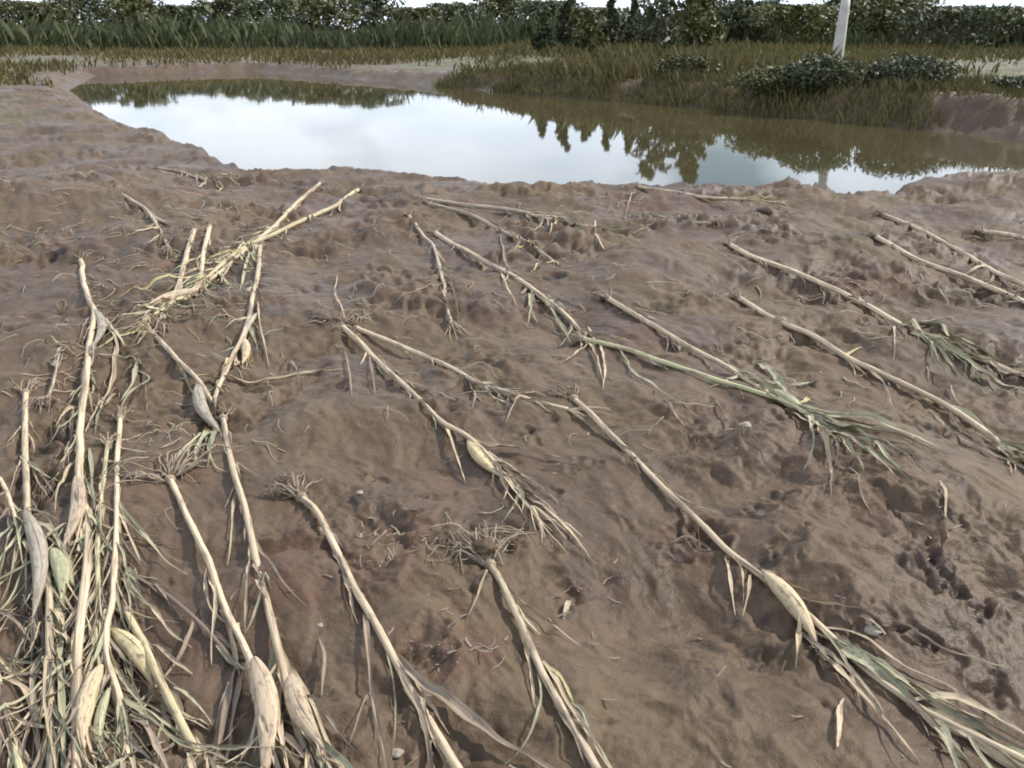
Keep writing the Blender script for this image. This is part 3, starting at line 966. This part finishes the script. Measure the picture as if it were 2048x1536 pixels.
def plant(path, label, mat='straw', r=(.014, .007), leaves=6, t0=.5, lw=.016, ll=(.25, .6), spread=.45, ears=(), lpx=(), lift=.013, nroot=13, rl=.12, mats=LM, tassel=True, grp='uprooted maize plants lying on the mud', fan=0.95, shreds=9):
    A = ground(*path[0])
    org = (A[0], A[1], low(A[0], A[1]))
    root = empty('maize_plant', org)
    tag(root, label, 'maize plant', grp)
    P, ln = stalk(path, r[0], r[1], mat, root, org, lift)
    if nroot:
        roots(P, r[0] * RSC * 1.15, root, org, int(nroot * 1.25), rl * 1.15, fan)
    for k in range(int(leaves * 1.6 + 1)):
        t = t0 + (1 - t0) * RNG.uniform(0, 1) ** .8
        i = min(len(P) - 2, int(t * (len(P) - 1)))
        j = max(0, i - 6)
        d = P[i] - P[j]
        h = math.atan2(d[1], d[0]) + RNG.normal() * spread
        Q = drape(P[i], h, RNG.uniform(*ll), RNG.normal() * .5, RNG.uniform(0, .025))
        leaf_from(Q, lw * RNG.uniform(.5, 1.25), str(RNG.choice(mats)), root, org, k * 1.7)
    for k in range(int(shreds * ln)):
        i = int(RNG.uniform(.12, .97) * (len(P) - 7))
        d = P[i + 5] - P[i]
        h = math.atan2(d[1], d[0]) + RNG.normal() * .11
        side = np.array([-d[1], d[0], 0]) / np.linalg.norm(d) * RNG.choice([-1, 1]) * r[0] * RSC * .9
        Q = drape(P[i] + side, h, RNG.uniform(.08, .30), RNG.normal() * .5, RNG.uniform(0, .012))
        leaf_from(Q, RNG.uniform(.005, .013) * (1.5 if A[1] > 3.6 else 1), str(RNG.choice([S_, S_, B_, G_])), root, org, k * 1.3)
    for k, (pp, w, m) in enumerate(lpx):
        leaf_px(pp, w, m, root, org, RNG.uniform(.004, .016), k * 2.3)
    for e in ears:
        ear(e[0], e[1], e[2], e[3], root, org, *(e[4:]))
    if tassel:
        d = P[-1] - P[-8]
        h0 = math.atan2(d[1], d[0])
        mb = MB()
        for k in range(7):
            Q = drape(P[-1], h0 + (k - 3) * .11 + RNG.normal() * .05, RNG.uniform(.12, .24), RNG.normal() * .3, .006, .02)
            tube(mb, Q, np.linspace(.0026, .001, len(Q)), 5)
        mb.build('tassel', M['leaf_straw'], root, org)
    return root, P, org

# --- middle of the field
plant([(683, 650), (720, 697), (760, 735), (870, 835), (940, 892), (1000, 950), (1060, 1020)], 'pale stalk with a yellow husk near its tip, left of two rooted together mid field', 'straw', (.0165, .008), 8, .72, .014, (.2, .38), .28,
      ears=[((938, 888), (1005, 962), .048, 'husk_yellow')], lpx=[([(872, 838), (893, 870), (910, 915), (932, 965)], .014, S_), ([(738, 715), (745, 750), (752, 790)], .01, B_), ([(1000, 950), (1060, 1030), (1105, 1075)], .012, S_), ([(1090, 1050), (1130, 1060), (1165, 1085)], .01, S_)], rl=.2, nroot=16)
plant([(712, 655), (790, 697), (900, 745), (960, 768), (1050, 797), (1135, 822)], 'thin stalk with a small muddy ear, right of two rooted together mid field', 'straw', (.0145, .009), 4, .5, .012, (.15, .3), .5,
      ears=[((955, 766), (1030, 790), .04, 'husk_grey')], lpx=[([(1015, 785), (1020, 820), (1028, 840)], .012, B_)], rl=.17)
plant([(1148, 800), (1210, 867), (1300, 957), (1400, 1050), (1450, 1100), (1530, 1160), (1605, 1222), (1700, 1312), (1820, 1402), (1885, 1442), (2060, 1540)],
      'longest stalk, crossing to the lower right corner, with one big cream ear', 'straw', (.0155, .0105), 9, .62, .016, (.3, .6), .35,
      ears=[((1530, 1158), (1632, 1290), .056, 'husk')],
      lpx=[([(1630, 1290), (1700, 1375), (1760, 1440), (1840, 1530)], .016, S_), ([(1640, 1255), (1720, 1275), (1800, 1330), (1900, 1370), (1925, 1400)], .01, S_), ([(1830, 1395), (1900, 1395), (1980, 1430), (2060, 1480)], .016, S_),
           ([(1450, 1110), (1460, 1180), (1470, 1235)], .011, S_), ([(1500, 1150), (1495, 1200), (1485, 1240)], .01, S_), ([(1835, 1410), (1880, 1460), (1910, 1540)], .02, G_), ([(1760, 1350), (1860, 1395), (1960, 1450), (2060, 1500)], .018, G_),
           ([(1680, 1300), (1740, 1345), (1800, 1375)], .03, G_), ([(1430, 1085), (1380, 1075), (1340, 1090)], .012, B_), ([(1590, 1260), (1690, 1340), (1740, 1375)], .02, B_)], tassel=False, rl=.1)
plant([(978, 1125), (1000, 1168), (1030, 1240), (1070, 1330), (1110, 1410), (1185, 1545)], 'thick whitish stalk at the bottom middle with a shaggy root head', 'straw', (.0140, .0125), 0,
      lpx=[([(1085, 1340), (1110, 1380), (1140, 1440), (1215, 1545)], .012, S_), ([(975, 1140), (955, 1200), (935, 1240)], .008, S_), ([(1090, 1350), (1120, 1375), (1150, 1430)], .01, Y_)], tassel=False, nroot=26, rl=.16, fan=1.0)
plant([(605, 992), (640, 1040), (700, 1160), (740, 1230), (790, 1320), (850, 1430), (915, 1545)], 'thick straw stalk running to the bottom edge, right of the pair with pinkish ears', 'straw', (.015, .0145), 0,
      lpx=[([(728, 1215), (735, 1280), (745, 1380), (775, 1545)], .013, B_), ([(790, 1310), (840, 1370), (880, 1400), (960, 1460), (1085, 1545)], .028, B_), ([(838, 1425), (850, 1480), (868, 1545)], .012, S_), ([(740, 1380), (720, 1450), (700, 1500)], .007, B_),
           ([(600, 985), (578, 965), (565, 950)], .008, S_)], tassel=False, nroot=15, rl=.14)
plant([(342, 960), (370, 1030), (410, 1110), (430, 1170), (455, 1235), (490, 1310), (515, 1370), (545, 1440), (570, 1545)], 'yellowish stalk ending in a pinkish ear, rooted below the grey husk bundle', 'straw', (.0145, .012), 3, .6, .012, (.2, .4), .4,
      ears=[((512, 1345), (528, 1580), .062, 'husk_pink')],
      lpx=[([(420, 1160), (432, 1200), (434, 1240), (425, 1290), (423, 1330)], .012, S_), ([(455, 1240), (470, 1310), (480, 1350)], .016, S_), ([(470, 1330), (455, 1400), (440, 1470), (430, 1540)], .012, B_), ([(480, 1350), (465, 1430), (452, 1540)], .012, B_), ([(465, 1340), (440, 1420), (420, 1500)], .01, B_)], tassel=False, nroot=22, rl=.22, fan=1.6)
plant([(445, 835), (465, 940), (490, 1030), (510, 1110), (540, 1230), (560, 1320), (590, 1440), (625, 1545)], 'long whitish stalk passing right of the pinkish ear to the bottom edge', 'straw', (.0155, .013), 4, .7, .012, (.2, .4), .25,
      ears=[((585, 1372), (650, 1520), .054, 'husk_pink')],
      lpx=[([(505, 1080), (560, 1160), (615, 1220)], .008, B_), ([(500, 1130), (495, 1230), (488, 1320)], .01, S_), ([(565, 1300), (610, 1390), (650, 1480), (680, 1545)], .012, S_), ([(468, 1000), (465, 1080), (455, 1130)], .008, S_), ([(560, 1330), (556, 1430), (575, 1545)], .016, S_), ([(555, 1340), (600, 1450), (640, 1545)], .02, G_), ([(600, 1440), (640, 1490), (690, 1545)], .018, G_)],
      tassel=False, nroot=8, rl=.08)
plant([(305, 672), (350, 722), (400, 780), (425, 815)], 'short thin stalk ending in the grey husk bundle left of centre', 'straw', (.0145, .011), 0,
      ears=[((400, 775), (440, 865), .06, 'husk_grey')],
      lpx=[([(360, 735), (385, 790), (402, 820)], .012, S_), ([(430, 850), (400, 880), (370, 910), (350, 930)], .018, G_), ([(425, 850), (395, 910), (395, 940)], .02, G_), ([(432, 850), (420, 900), (430, 935), (455, 945)], .014, G_), ([(430, 840), (410, 900), (400, 930)], .014, D_), ([(425, 850), (380, 905), (330, 930)], .012, S_), ([(436, 850), (425, 890), (415, 940)], .016, D_), ([(420, 855), (385, 890), (375, 920)], .014, D_)], tassel=False, rl=.14, nroot=12)
plant([(521, 500), (515, 560), (497, 645), (470, 720), (440, 785), (428, 810)], 'slim stalk running down to the grey husk bundle with a small hanging cream ear', 'straw', (.0155, .009), 4, .55, .01, (.15, .3), .3,
      ears=[((483, 680), (486, 742), .055, 'husk'), ((515, 630), (488, 695), .035, 'husk_grey')],
      lpx=[([(515, 600), (520, 650), (530, 700), (540, 740)], .012, S_), ([(490, 690), (455, 750), (425, 790)], .014, S_), ([(500, 650), (515, 700), (520, 735)], .014, G_)], tassel=False, rl=.12)
# --- upper left cluster
plant([(640, 372), (600, 410), (560, 448), (520, 482), (460, 530), (400, 578), (365, 605)], 'straw stalk lying to the upper right, topmost of the two crossing below the water', 'straw', (.019, .011), 16, .5, .018, (.2, .5), .5, lpx=[([(520, 485), (500, 520), (485, 560), (480, 590)], .02, G_)], mats=[G_, S_, Y_, D_, G_])
plant([(716, 383), (680, 410), (640, 432), (560, 470), (490, 505), (400, 572), (300, 640)], 'yellow straw stalk lying to the upper right, lower of the two crossing below the water', 'yellow', (.019, .011), 22, .4, .018, (.25, .5), .55, mats=[G_, S_, Y_, D_, G_],
      ears=[((395, 588), (300, 625), .06, 'husk_pink')])
plant([(388, 468), (372, 530), (352, 600), (312, 662)], 'short pale stalk, left of a pair in the upper left tangle', 'straw', (.018, .012), 5, .6, .014, (.15, .35), .5, rl=.12)
plant([(420, 462), (408, 520), (400, 566)], 'short pale stalk, right of a pair in the upper left tangle', 'straw', (.017, .012), 5, .6, .014, (.15, .35), .6, rl=.12)
plant([(232, 378), (265, 405), (295, 428), (320, 462), (340, 500)], 'small muddy stalk lying alone near the top left', 'muddy', (.016, .01), 5, .55, .014, (.12, .3), .4, ears=[((300, 430), (342, 455), .05, 'husk_grey')])
plant([(318, 338), (360, 350), (400, 362), (440, 372)], 'muddy broken stalk heap at the water edge near the top left', 'muddy', (.02, .014), 9, .2, .02, (.25, .6), .8, mats=[S_, B_, Y_, S_])
plant([(95, 800), (110, 770), (118, 730), (122, 690)], 'short dirty stub sticking from the mud at the left edge', 'muddy', (.009, .006), 3, .3, .01, (.1, .2), .8, rl=.12, tassel=False)
# --- left cluster
plant([(162, 515), (168, 570), (180, 610), (190, 635), (178, 720), (168, 830), (160, 930), (165, 1000), (178, 1060), (176, 1130), (170, 1195), (161, 1315), (157, 1433), (157, 1545)], 'tallest stalk of the left cluster, with a long cream ear hanging beside it', 'straw', (.0155, .0115), 30, .3, .0085, (.25, .5), .2,
      ears=[((157, 975), (128, 1112), .055, 'husk_pink'), ((190, 628), (188, 712), .05, 'husk_grey')],
      lpx=[([(205, 635), (220, 665), (235, 695), (225, 760), (195, 815), (165, 880)], .02, S_), ([(215, 650), (245, 690), (275, 722), (285, 735)], .02, G_), ([(180, 640), (160, 690), (135, 740)], .01, B_), ([(232, 690), (225, 760), (205, 810), (190, 860)], .012, S_), ([(160, 860), (135, 920), (120, 990)], .01, S_), ([(160, 925), (130, 960), (117, 1005), (112, 1040)], .011, S_), ([(165, 940), (185, 1000), (200, 1040)], .014, G_), ([(165, 800), (145, 850), (138, 940)], .014, B_),
           ([(180, 900), (185, 960), (195, 1050)], .012, D_), ([(270, 740), (300, 760), (255, 800), (235, 835)], .016, D_), ([(275, 725), (265, 770), (240, 800)], .018, G_), ([(230, 780), (200, 830), (190, 870)], .014, D_)], tassel=False, rl=.13)
plant([(50, 782), (52, 860), (56, 960), (58, 1050), (75, 1085), (92, 1150), (102, 1237), (105, 1350), (106, 1545)], 'pale stalk rooted at the left edge, with a greyish ear hanging low', 'straw', (.0155, .0125), 34, .4, .0085, (.3, .55), .2,
      ears=[((58, 1055), (70, 1250), .055, 'husk_grey'), ((108, 1110), (124, 1205), .05, 'husk_green')],
      lpx=[([(66, 935), (90, 960), (112, 990)], .012, S_), ([(65, 945), (95, 1000), (120, 1025)], .01, B_), ([(0, 1045), (60, 1040), (120, 1052)], .009, S_), ([(75, 1060), (110, 1080), (135, 1130), (150, 1185)], .02, G_), ([(95, 1180), (120, 1230), (140, 1310), (142, 1330)], .012, S_), ([(100, 1200), (115, 1290), (125, 1400), (130, 1545)], .02, G_), ([(90, 1290), (70, 1360), (75, 1450), (80, 1545)], .014, S_), ([(0, 1370), (40, 1390), (62, 1420), (80, 1500)], .016, S_)], tassel=False, rl=.1)
plant([(240, 845), (236, 930), (237, 1020), (231, 1120), (227, 1210), (216, 1280), (220, 1350), (243, 1420), (256, 1490), (260, 1545)], 'straight whitish stalk right of two in the left cluster, with a plump yellow ear', 'straw', (.0135, .0105), 30, .35, .0085, (.25, .5), .2,
      ears=[((228, 1270), (308, 1380), .052, 'husk_yellow')],
      lpx=[([(238, 1030), (260, 1080), (283, 1130)], .01, S_), ([(228, 1220), (205, 1280), (190, 1330)], .012, S_), ([(240, 1150), (270, 1200), (300, 1215)], .016, D_), ([(230, 1350), (270, 1400), (300, 1440)], .016, D_), ([(245, 1395), (290, 1450), (320, 1530)], .014, G_), ([(245, 1130), (275, 1170), (290, 1230)], .016, G_)], tassel=False, rl=.1)
plant([(215, 892), (208, 980), (198, 1105), (194, 1195), (196, 1300), (205, 1362)], 'thin greenish stalk, left of two in the left cluster, above a cream ear', 'greenish', (.0105, .009), 26, .35, .0085, (.25, .55), .2,
      ears=[((207, 1360), (176, 1530), .046, 'husk'), ((222, 1400), (206, 1545), .025, 'husk_green')],
      lpx=[([(196, 1200), (205, 1260), (198, 1330)], .012, S_), ([(180, 1240), (188, 1300), (196, 1340)], .012, G_)], tassel=False, rl=.08)
plant([(250, 1222), (268, 1262), (290, 1305), (320, 1370), (370, 1465), (425, 1545)], 'stout yellow stalk at the bottom left running to the bottom edge', 'yellow', (.0145, .0145), 5, .3, .012, (.15, .35), .7,
      lpx=[([(345, 1375), (390, 1410), (425, 1445)], .012, G_), ([(380, 1510), (386, 1545)], .014, S_), ([(300, 1210), (340, 1270), (385, 1300)], .01, S_), ([(260, 1440), (300, 1480), (330, 1545)], .014, B_)], tassel=False, nroot=5, rl=.06)
plant([(272, 1150), (330, 1195), (400, 1255), (450, 1305), (482, 1340)], 'thin brown stalk slanting between the left cluster and the pinkish ears', 'brown', (.0085, .008), 0, tassel=False, nroot=6, rl=.06,
      lpx=[([(268, 1150), (240, 1130), (220, 1120)], .014, G_)])
plant([(0, 965), (16, 1005), (32, 1045), (45, 1085)], 'broken whitish stalk poking in at the left edge', 'straw', (.011, .009), 6, .3, .016, (.3, .5), .6, tassel=False, nroot=0)
plant([(-60, 1150), (-25, 1270), (8, 1400), (40, 1545)], 'green-leaved stalk lying half outside the bottom left corner', 'greenish', (.0125, .01), 22, .1, .010, (.25, .5), .3, tassel=False, nroot=6)
# --- right of centre, upper
plant([(872, 470), (905, 492), (940, 515), (1010, 552), (1070, 587), (1130, 637), (1180, 683)], 'long stalk with a green leafy top, ending where a second stalk carries on', 'straw', (.019, .011), 10, .55, .018, (.25, .55), .3, rl=.16, nroot=14,
      lpx=[([(1003, 555), (1020, 590), (1035, 620)], .014, S_), ([(1170, 680), (1190, 720), (1208, 775)], .018, S_), ([(1060, 585), (1060, 620), (1075, 650)], .02, G_), ([(1080, 590), (1130, 630), (1150, 660)], .03, G_), ([(1160, 670), (1240, 710), (1270, 760)], .014, S_), ([(1070, 590), (1110, 640), (1145, 690)], .03, D_)])
plant([(1165, 688), (1250, 706), (1340, 735), (1430, 765), (1500, 790), (1580, 818), (1650, 860)], 'long middle right stalk with a grey-green leafy top fanning out at its end', 'greenish', (.014, .01), 16, .75, .02, (.3, .6), .28, nroot=8, rl=.1, ears=[((1545, 795), (1610, 832), .05, 'husk_green')],
      lpx=[([(1200, 695), (1210, 740), (1205, 780)], .014, S_), ([(1240, 705), (1270, 750), (1340, 800), (1380, 830)], .012, G_), ([(1590, 825), (1640, 860), (1700, 890), (1830, 985)], .02, D_), ([(1570, 825), (1630, 865), (1690, 900)], .016, S_), ([(1600, 830), (1690, 855), (1760, 900), (1800, 950)], .02, G_), ([(1420, 790), (1470, 860), (1555, 945)], .007, B_)], tassel=True)
plant([(1218, 602), (1290, 650), (1380, 705), (1450, 745), (1540, 795), (1590, 818)], 'straight stalk above the long middle right leafy one, meeting its top', 'straw', (.0155, .01), 5, .7, .018, (.15, .35), .3, rl=.14,
      lpx=[([(1520, 730), (1548, 760), (1570, 790), (1600, 812)], .035, G_), ([(1590, 815), (1610, 812), (1628, 795)], .025, Y_), ([(1470, 750), (1540, 785), (1590, 800)], .02, G_)])
plant([(1478, 597), (1550, 641), (1620, 681), (1690, 720), (1760, 760), (1830, 800), (1900, 836), (1970, 882), (2060, 945)], 'long stalk running to the right edge with yellow patches and a leafy grey-green end', 'straw', (.016, .0105), 12, .68, .02, (.25, .5), .25, rl=.13,
      lpx=[([(1705, 725), (1760, 775), (1790, 830)], .012, S_), ([(1690, 715), (1712, 700), (1725, 690)], .018, Y_), ([(1760, 760), (1830, 790), (1860, 815)], .03, Y_), ([(1870, 815), (1950, 850), (2060, 930)], .03, G_), ([(1860, 830), (1950, 890), (2050, 950)], .016, S_)], mats=[G_, S_, G_, D_])
plant([(1462, 488), (1510, 520), (1600, 560), (1700, 605), (1790, 652), (1880, 690), (1960, 720), (2060, 770)], 'long stalk to the right edge ending in a dark split leafy top', 'straw', (.017, .01), 12, .62, .02, (.3, .6), .22, rl=.14,
      lpx=[([(1800, 650), (1860, 655), (1930, 690), (2055, 745)], .035, G_), ([(1820, 665), (1900, 705), (1980, 760), (2055, 800)], .02, G_), ([(1785, 655), (1790, 690), (1788, 720)], .012, S_), ([(1850, 675), (1930, 720), (1960, 760)], .03, D_)], mats=[G_, S_, G_, D_])
plant([(1755, 478), (1830, 520), (1930, 562), (2060, 616)], 'pale bare stalk leaving the right edge, lower of two near the water', 'straw', (.018, .014), 3, .6, .016, (.2, .4), .4, rl=.16, tassel=False)
plant([(1768, 436), (1840, 470), (1920, 510), (1980, 542), (2060, 590)], 'pale stalk leaving the right edge, upper of two near the water', 'straw', (.018, .013), 7, .5, .018, (.25, .5), .25, rl=.16, tassel=False, mats=[S_, G_, B_])
plant([(1965, 470), (2010, 478), (2070, 486)], 'short pale stalk end at the upper right edge', 'straw', (.018, .014), 2, .3, .014, (.2, .3), .4, rl=.2, tassel=False)
plant([(850, 398), (920, 412), (1010, 425), (1080, 440), (1140, 450), (1190, 458)], 'grey-brown leafy stalk lying flat just below the water, right of a dirt lump', 'muddy', (.021, .012), 9, .5, .022, (.3, .6), .3, rl=.2, nroot=16, mats=[G_, S_, B_, D_])
plant([(858, 410), (950, 442), (1010, 467), (1060, 492), (1110, 527)], 'muddy stalk forking down right from the same clump as the flat leafy one', 'muddy', (.02, .01), 5, .5, .018, (.2, .4), .4, rl=.15, mats=[S_, Y_, B_])
plant([(818, 437), (845, 475), (868, 500), (885, 560), (895, 620), (902, 645)], 'thin crooked muddy stalk bending straight down below the dirt lump', 'muddy', (.014, .008), 4, .4, .012, (.15, .4), .4, rl=.12, lpx=[([(870, 500), (890, 530), (905, 560)], .012, S_), ([(900, 560), (915, 620), (930, 680)], .01, B_)])
plant([(1278, 376), (1340, 386), (1400, 395), (1470, 404), (1545, 410)], 'straw stalk lying along the water edge', 'straw', (.017, .012), 6, .5, .02, (.3, .6), .25, rl=.15, mats=[S_, Y_, B_])
plant([(1420, 448), (1370, 440), (1300, 432)], 'half-buried muddy stalk below the one along the water edge', 'muddy', (.014, .008), 3, .4, .014, (.2, .4), .4, rl=.1, lift=0)

# ------------------------------------------------------------------ loose things on the mud
def strip(px, wid, mat, label, lift=.012):
    A = ground(*px[0])
    org = (A[0], A[1], low(A[0], A[1]))
    P, ln = ground_path(px, .012, .004, .05)
    u = np.linspace(0, 1, len(P))
    P[:, 2] += lift * np.sin(np.pi * u)
    n = len(P)
    Wd = wid * .5 * np.clip(np.sin(np.pi * (.08 + .88 * u)), .05, 1) ** .6
    mb = MB()
    ribbon(mb, P, Wd, .5, .6 * np.sin(u * 5 + px[0][0]), .25, 5, px[0][0] * .1)
    o = mb.build('dry_leaf_strip', M[mat], None, org)
    tag(o, label, 'leaf strip', 'loose leaf strips on the mud')
for a in (([(1688, 1400), (1676, 1440), (1673, 1504)], .012, S_, 'pale curved leaf strip standing out on bare mud at the bottom right'),
          ([(1883, 955), (1886, 1000), (1888, 1050)], .010, S_, 'pale thin strip beside dark holes near the right edge'),
          ([(1142, 1200), (1132, 1225), (1128, 1240)], .013, S_, 'tiny hooked pale leaf bit right of the thick whitish stalk'),
          ([(1555, 765), (1590, 772), (1640, 765)], .012, G_, 'short green strip above the meeting leafy tops'),
          ([(1330, 800), (1360, 850), (1420, 880)], .010, B_, 'thin brown strip below the long leafy stalk in the middle right'),
          ([(935, 755), (950, 790), (945, 820)], .008, B_, 'small brown strip under the bending thin stalk'),
          ([(675, 560), (672, 590), (690, 640)], .012, S_, 'pale wiry strip above the two stalks rooted close together'),
          ([(1190, 440), (1195, 480), (1215, 500)], .018, S_, 'pale strip below the end of the flat leafy stalk'),
          ([(1000, 470), (1010, 520), (1030, 560)], .014, B_, 'brown strip under the forking muddy stalk'),
          ([(310, 1290), (350, 1330), (385, 1350)], .009, S_, 'pale forked strip right of the stout yellow stalk'),
          ([(1720, 1240), (1740, 1262), (1770, 1275)], .016, B_, 'curled brown leaf scrap above the big cream ear plant'),
          ([(330, 1490), (290, 1510), (255, 1545)], .016, G_, 'green strip in the bottom left between two stalks'),
          ([(1270, 380), (1258, 410), (1250, 440)], .014, B_, 'short brown strip at the water edge'),
          ([(560, 700), (590, 735), (600, 770)], .009, B_, 'thin brown strip right of the small hanging ear'),
          ([(1140, 1420), (1165, 1450), (1180, 1500)], .008, G_, 'thin green strip alongside the thick whitish stalk at the bottom'),
          ([(640, 1280), (650, 1330), (645, 1400)], .008, B_, 'thin brown strip left of the thick straw stalk at the bottom'),
          ([(690, 700), (700, 760), (705, 800)], .009, B_, 'brown strip dangling below the paired roots')):
    strip(*a)

def clod(px, py, r, mat, label, name='stone', cat='stone'):
    p = ground(px, py)
    n, m = 9, 12
    th = np.linspace(0.02, math.pi - .02, n)
    ph = np.linspace(0, 2 * math.pi, m, endpoint=False)
    X = np.sin(th)[:, None] * np.cos(ph)[None, :]
    Y = np.sin(th)[:, None] * np.sin(ph)[None, :]
    Z = np.cos(th)[:, None] * np.ones((1, m))
    k = 1 + .35 * gnoise(X * 1.6 + px, Y * 1.6 + Z * 1.3, 90) + .15 * gnoise(X * 4 + px, Y * 4 + Z * 3, 91)
    z0 = float(terrain(p[0:1], p[1:2])[0])
    G = np.stack([X * k * r * 1.2, Y * k * r, Z * k * r * .65], -1) + np.array([p[0], p[1], z0 + r * .3])
    mb = MB(); mb.grid(G, close=True)
    o = mb.build(name, mat, None, (p[0], p[1], z0))
    tag(o, label, cat)
PALE = mat_simple('pale_stone', (0.26, 0.22, 0.17), (0.42, 0.37, 0.30), 40)
SOIL = mat_simple('soil_clod', (0.09, 0.065, 0.05), (0.14, 0.105, 0.083), 30)
clod(792, 1500, .010, PALE, 'pale angular stone at the bottom edge beside the thick straw stalk')
clod(1490, 857, .016, PALE, 'small white stone below the long leafy stalk in the middle right')
clod(720, 988, .008, PALE, 'tiny white pebble on bare mud left of centre')
clod(1745, 1268, .014, PALE, 'whitish stone above the big cream ear plant at the lower right')
clod(640, 1250, .006, PALE, 'tiny white pebble between the bottom stalks')
clod(1530, 430, .05, SOIL, 'brown clod below the stalk along the water edge', 'clod', 'clod')

def litter():
    """Crumbs, chaff and root ends too many to count."""
    me_v, me_f = [], []
    spots = [(760, 1080, .10, 34), (770, 1150, .08, 22), (890, 1335, .09, 34), (930, 1120, .1, 30), (1160, 1200, .12, 12), (1880, 1100, .15, 16)]
    pts = []
    for px, py, r, n in spots:
        c = onplane(px, py)
        for _ in range(n):
            pts.append((c[0] + RNG.normal() * r * .5, c[1] + RNG.normal() * r * .6))
    for _ in range(380):
        y = RNG.uniform(.8, 7.5)
        pts.append((RNG.uniform(-.7, .7) * y, y))
    pts = np.array(pts)
    ok = pond_sd(pts[:, 0], pts[:, 1]) > .25
    pts = pts[ok]
    z = terrain(pts[:, 0], pts[:, 1])
    mb = MB()
    for (x, y), zz in zip(pts, z):
        L_ = RNG.uniform(.008, .035) * (1 + .12 * y)
        a = RNG.uniform(0, 6.28); e = RNG.uniform(-.1, .5)
        u = np.linspace(0, 1, 4)
        c = RNG.uniform(-1, 1)
        Q = np.column_stack([x + np.cos(a + c * u) * u * L_, y + np.sin(a + c * u) * u * L_, zz + .001 + u * L_ * e])
        w = RNG.uniform(.0008, .0024) * (1 + .1 * y)
        mb.grid(np.stack([Q - np.array([-math.sin(a), math.cos(a), 0]) * w, Q + np.array([-math.sin(a), math.cos(a), .4]) * w], 1))
    o = mb.build('leaf_litter', M['leaf_brown'])
    tag(o, 'fine straw crumbs and root ends strewn over the mud', 'litter', kind='stuff')
litter()

def fibres():
    pts = []
    for _ in range(450):
        y = RNG.uniform(2.2, 7.8)
        pts.append((RNG.uniform(-.72, .72) * y, y))
    for px, py, sx, sy, n in ((250, 520, 150, 110, 260), (430, 430, 90, 60, 160), (180, 720, 120, 120, 160), (400, 600, 110, 80, 160), (330, 890, 60, 60, 70), (930, 1100, 60, 40, 60), (80, 450, 80, 90, 110), (120, 1250, 110, 160, 160), (1200, 420, 200, 30, 120), (700, 620, 60, 50, 70), (1750, 560, 250, 120, 120)):
        for _ in range(n // 3):
            p = onplane(px + RNG.normal() * sx * .6, min(1600, max(352, py + RNG.normal() * sy * .6)))
            pts.append((p[0], p[1]))
    pts = np.array(pts)
    pts = pts[pond_sd(pts[:, 0], pts[:, 1]) > .12]
    m = 7
    u = np.linspace(0, 1, m)
    n = len(pts)
    dist = pts[:, 1]
    L_ = RNG.uniform(.04, .2, n) * (.6 + .1 * dist)
    h = math.atan2(FL[1], FL[0]) + RNG.normal(size=n) * .9
    c = RNG.normal(size=n) * .8
    ang = h[:, None] + c[:, None] * u[None, :] + .22 * np.sin(u[None, :] * 7 + h[:, None] * 9)
    X = pts[:, :1] + np.cumsum(np.cos(ang), 1) * L_[:, None] / m
    Y = pts[:, 1:] + np.cumsum(np.sin(ang), 1) * L_[:, None] / m
    Z = terrain(X, Y) + .004 + (RNG.uniform(-.02, .14, n) * L_)[:, None] * np.sin(np.pi * u)[None, :]
    r = RNG.uniform(.0012, .0030, n) * (.8 + .11 * dist)
    mb = MB()
    for i in range(n):
        tube(mb, np.column_stack([X[i], Y[i], Z[i]]), np.linspace(r[i], r[i] * .4, m), 3)
    o = mb.build('straw_fibres', M['fibre'])
    tag(o, 'thin straw and root fibres matted over the mud', 'straw', kind='stuff')
fibres()
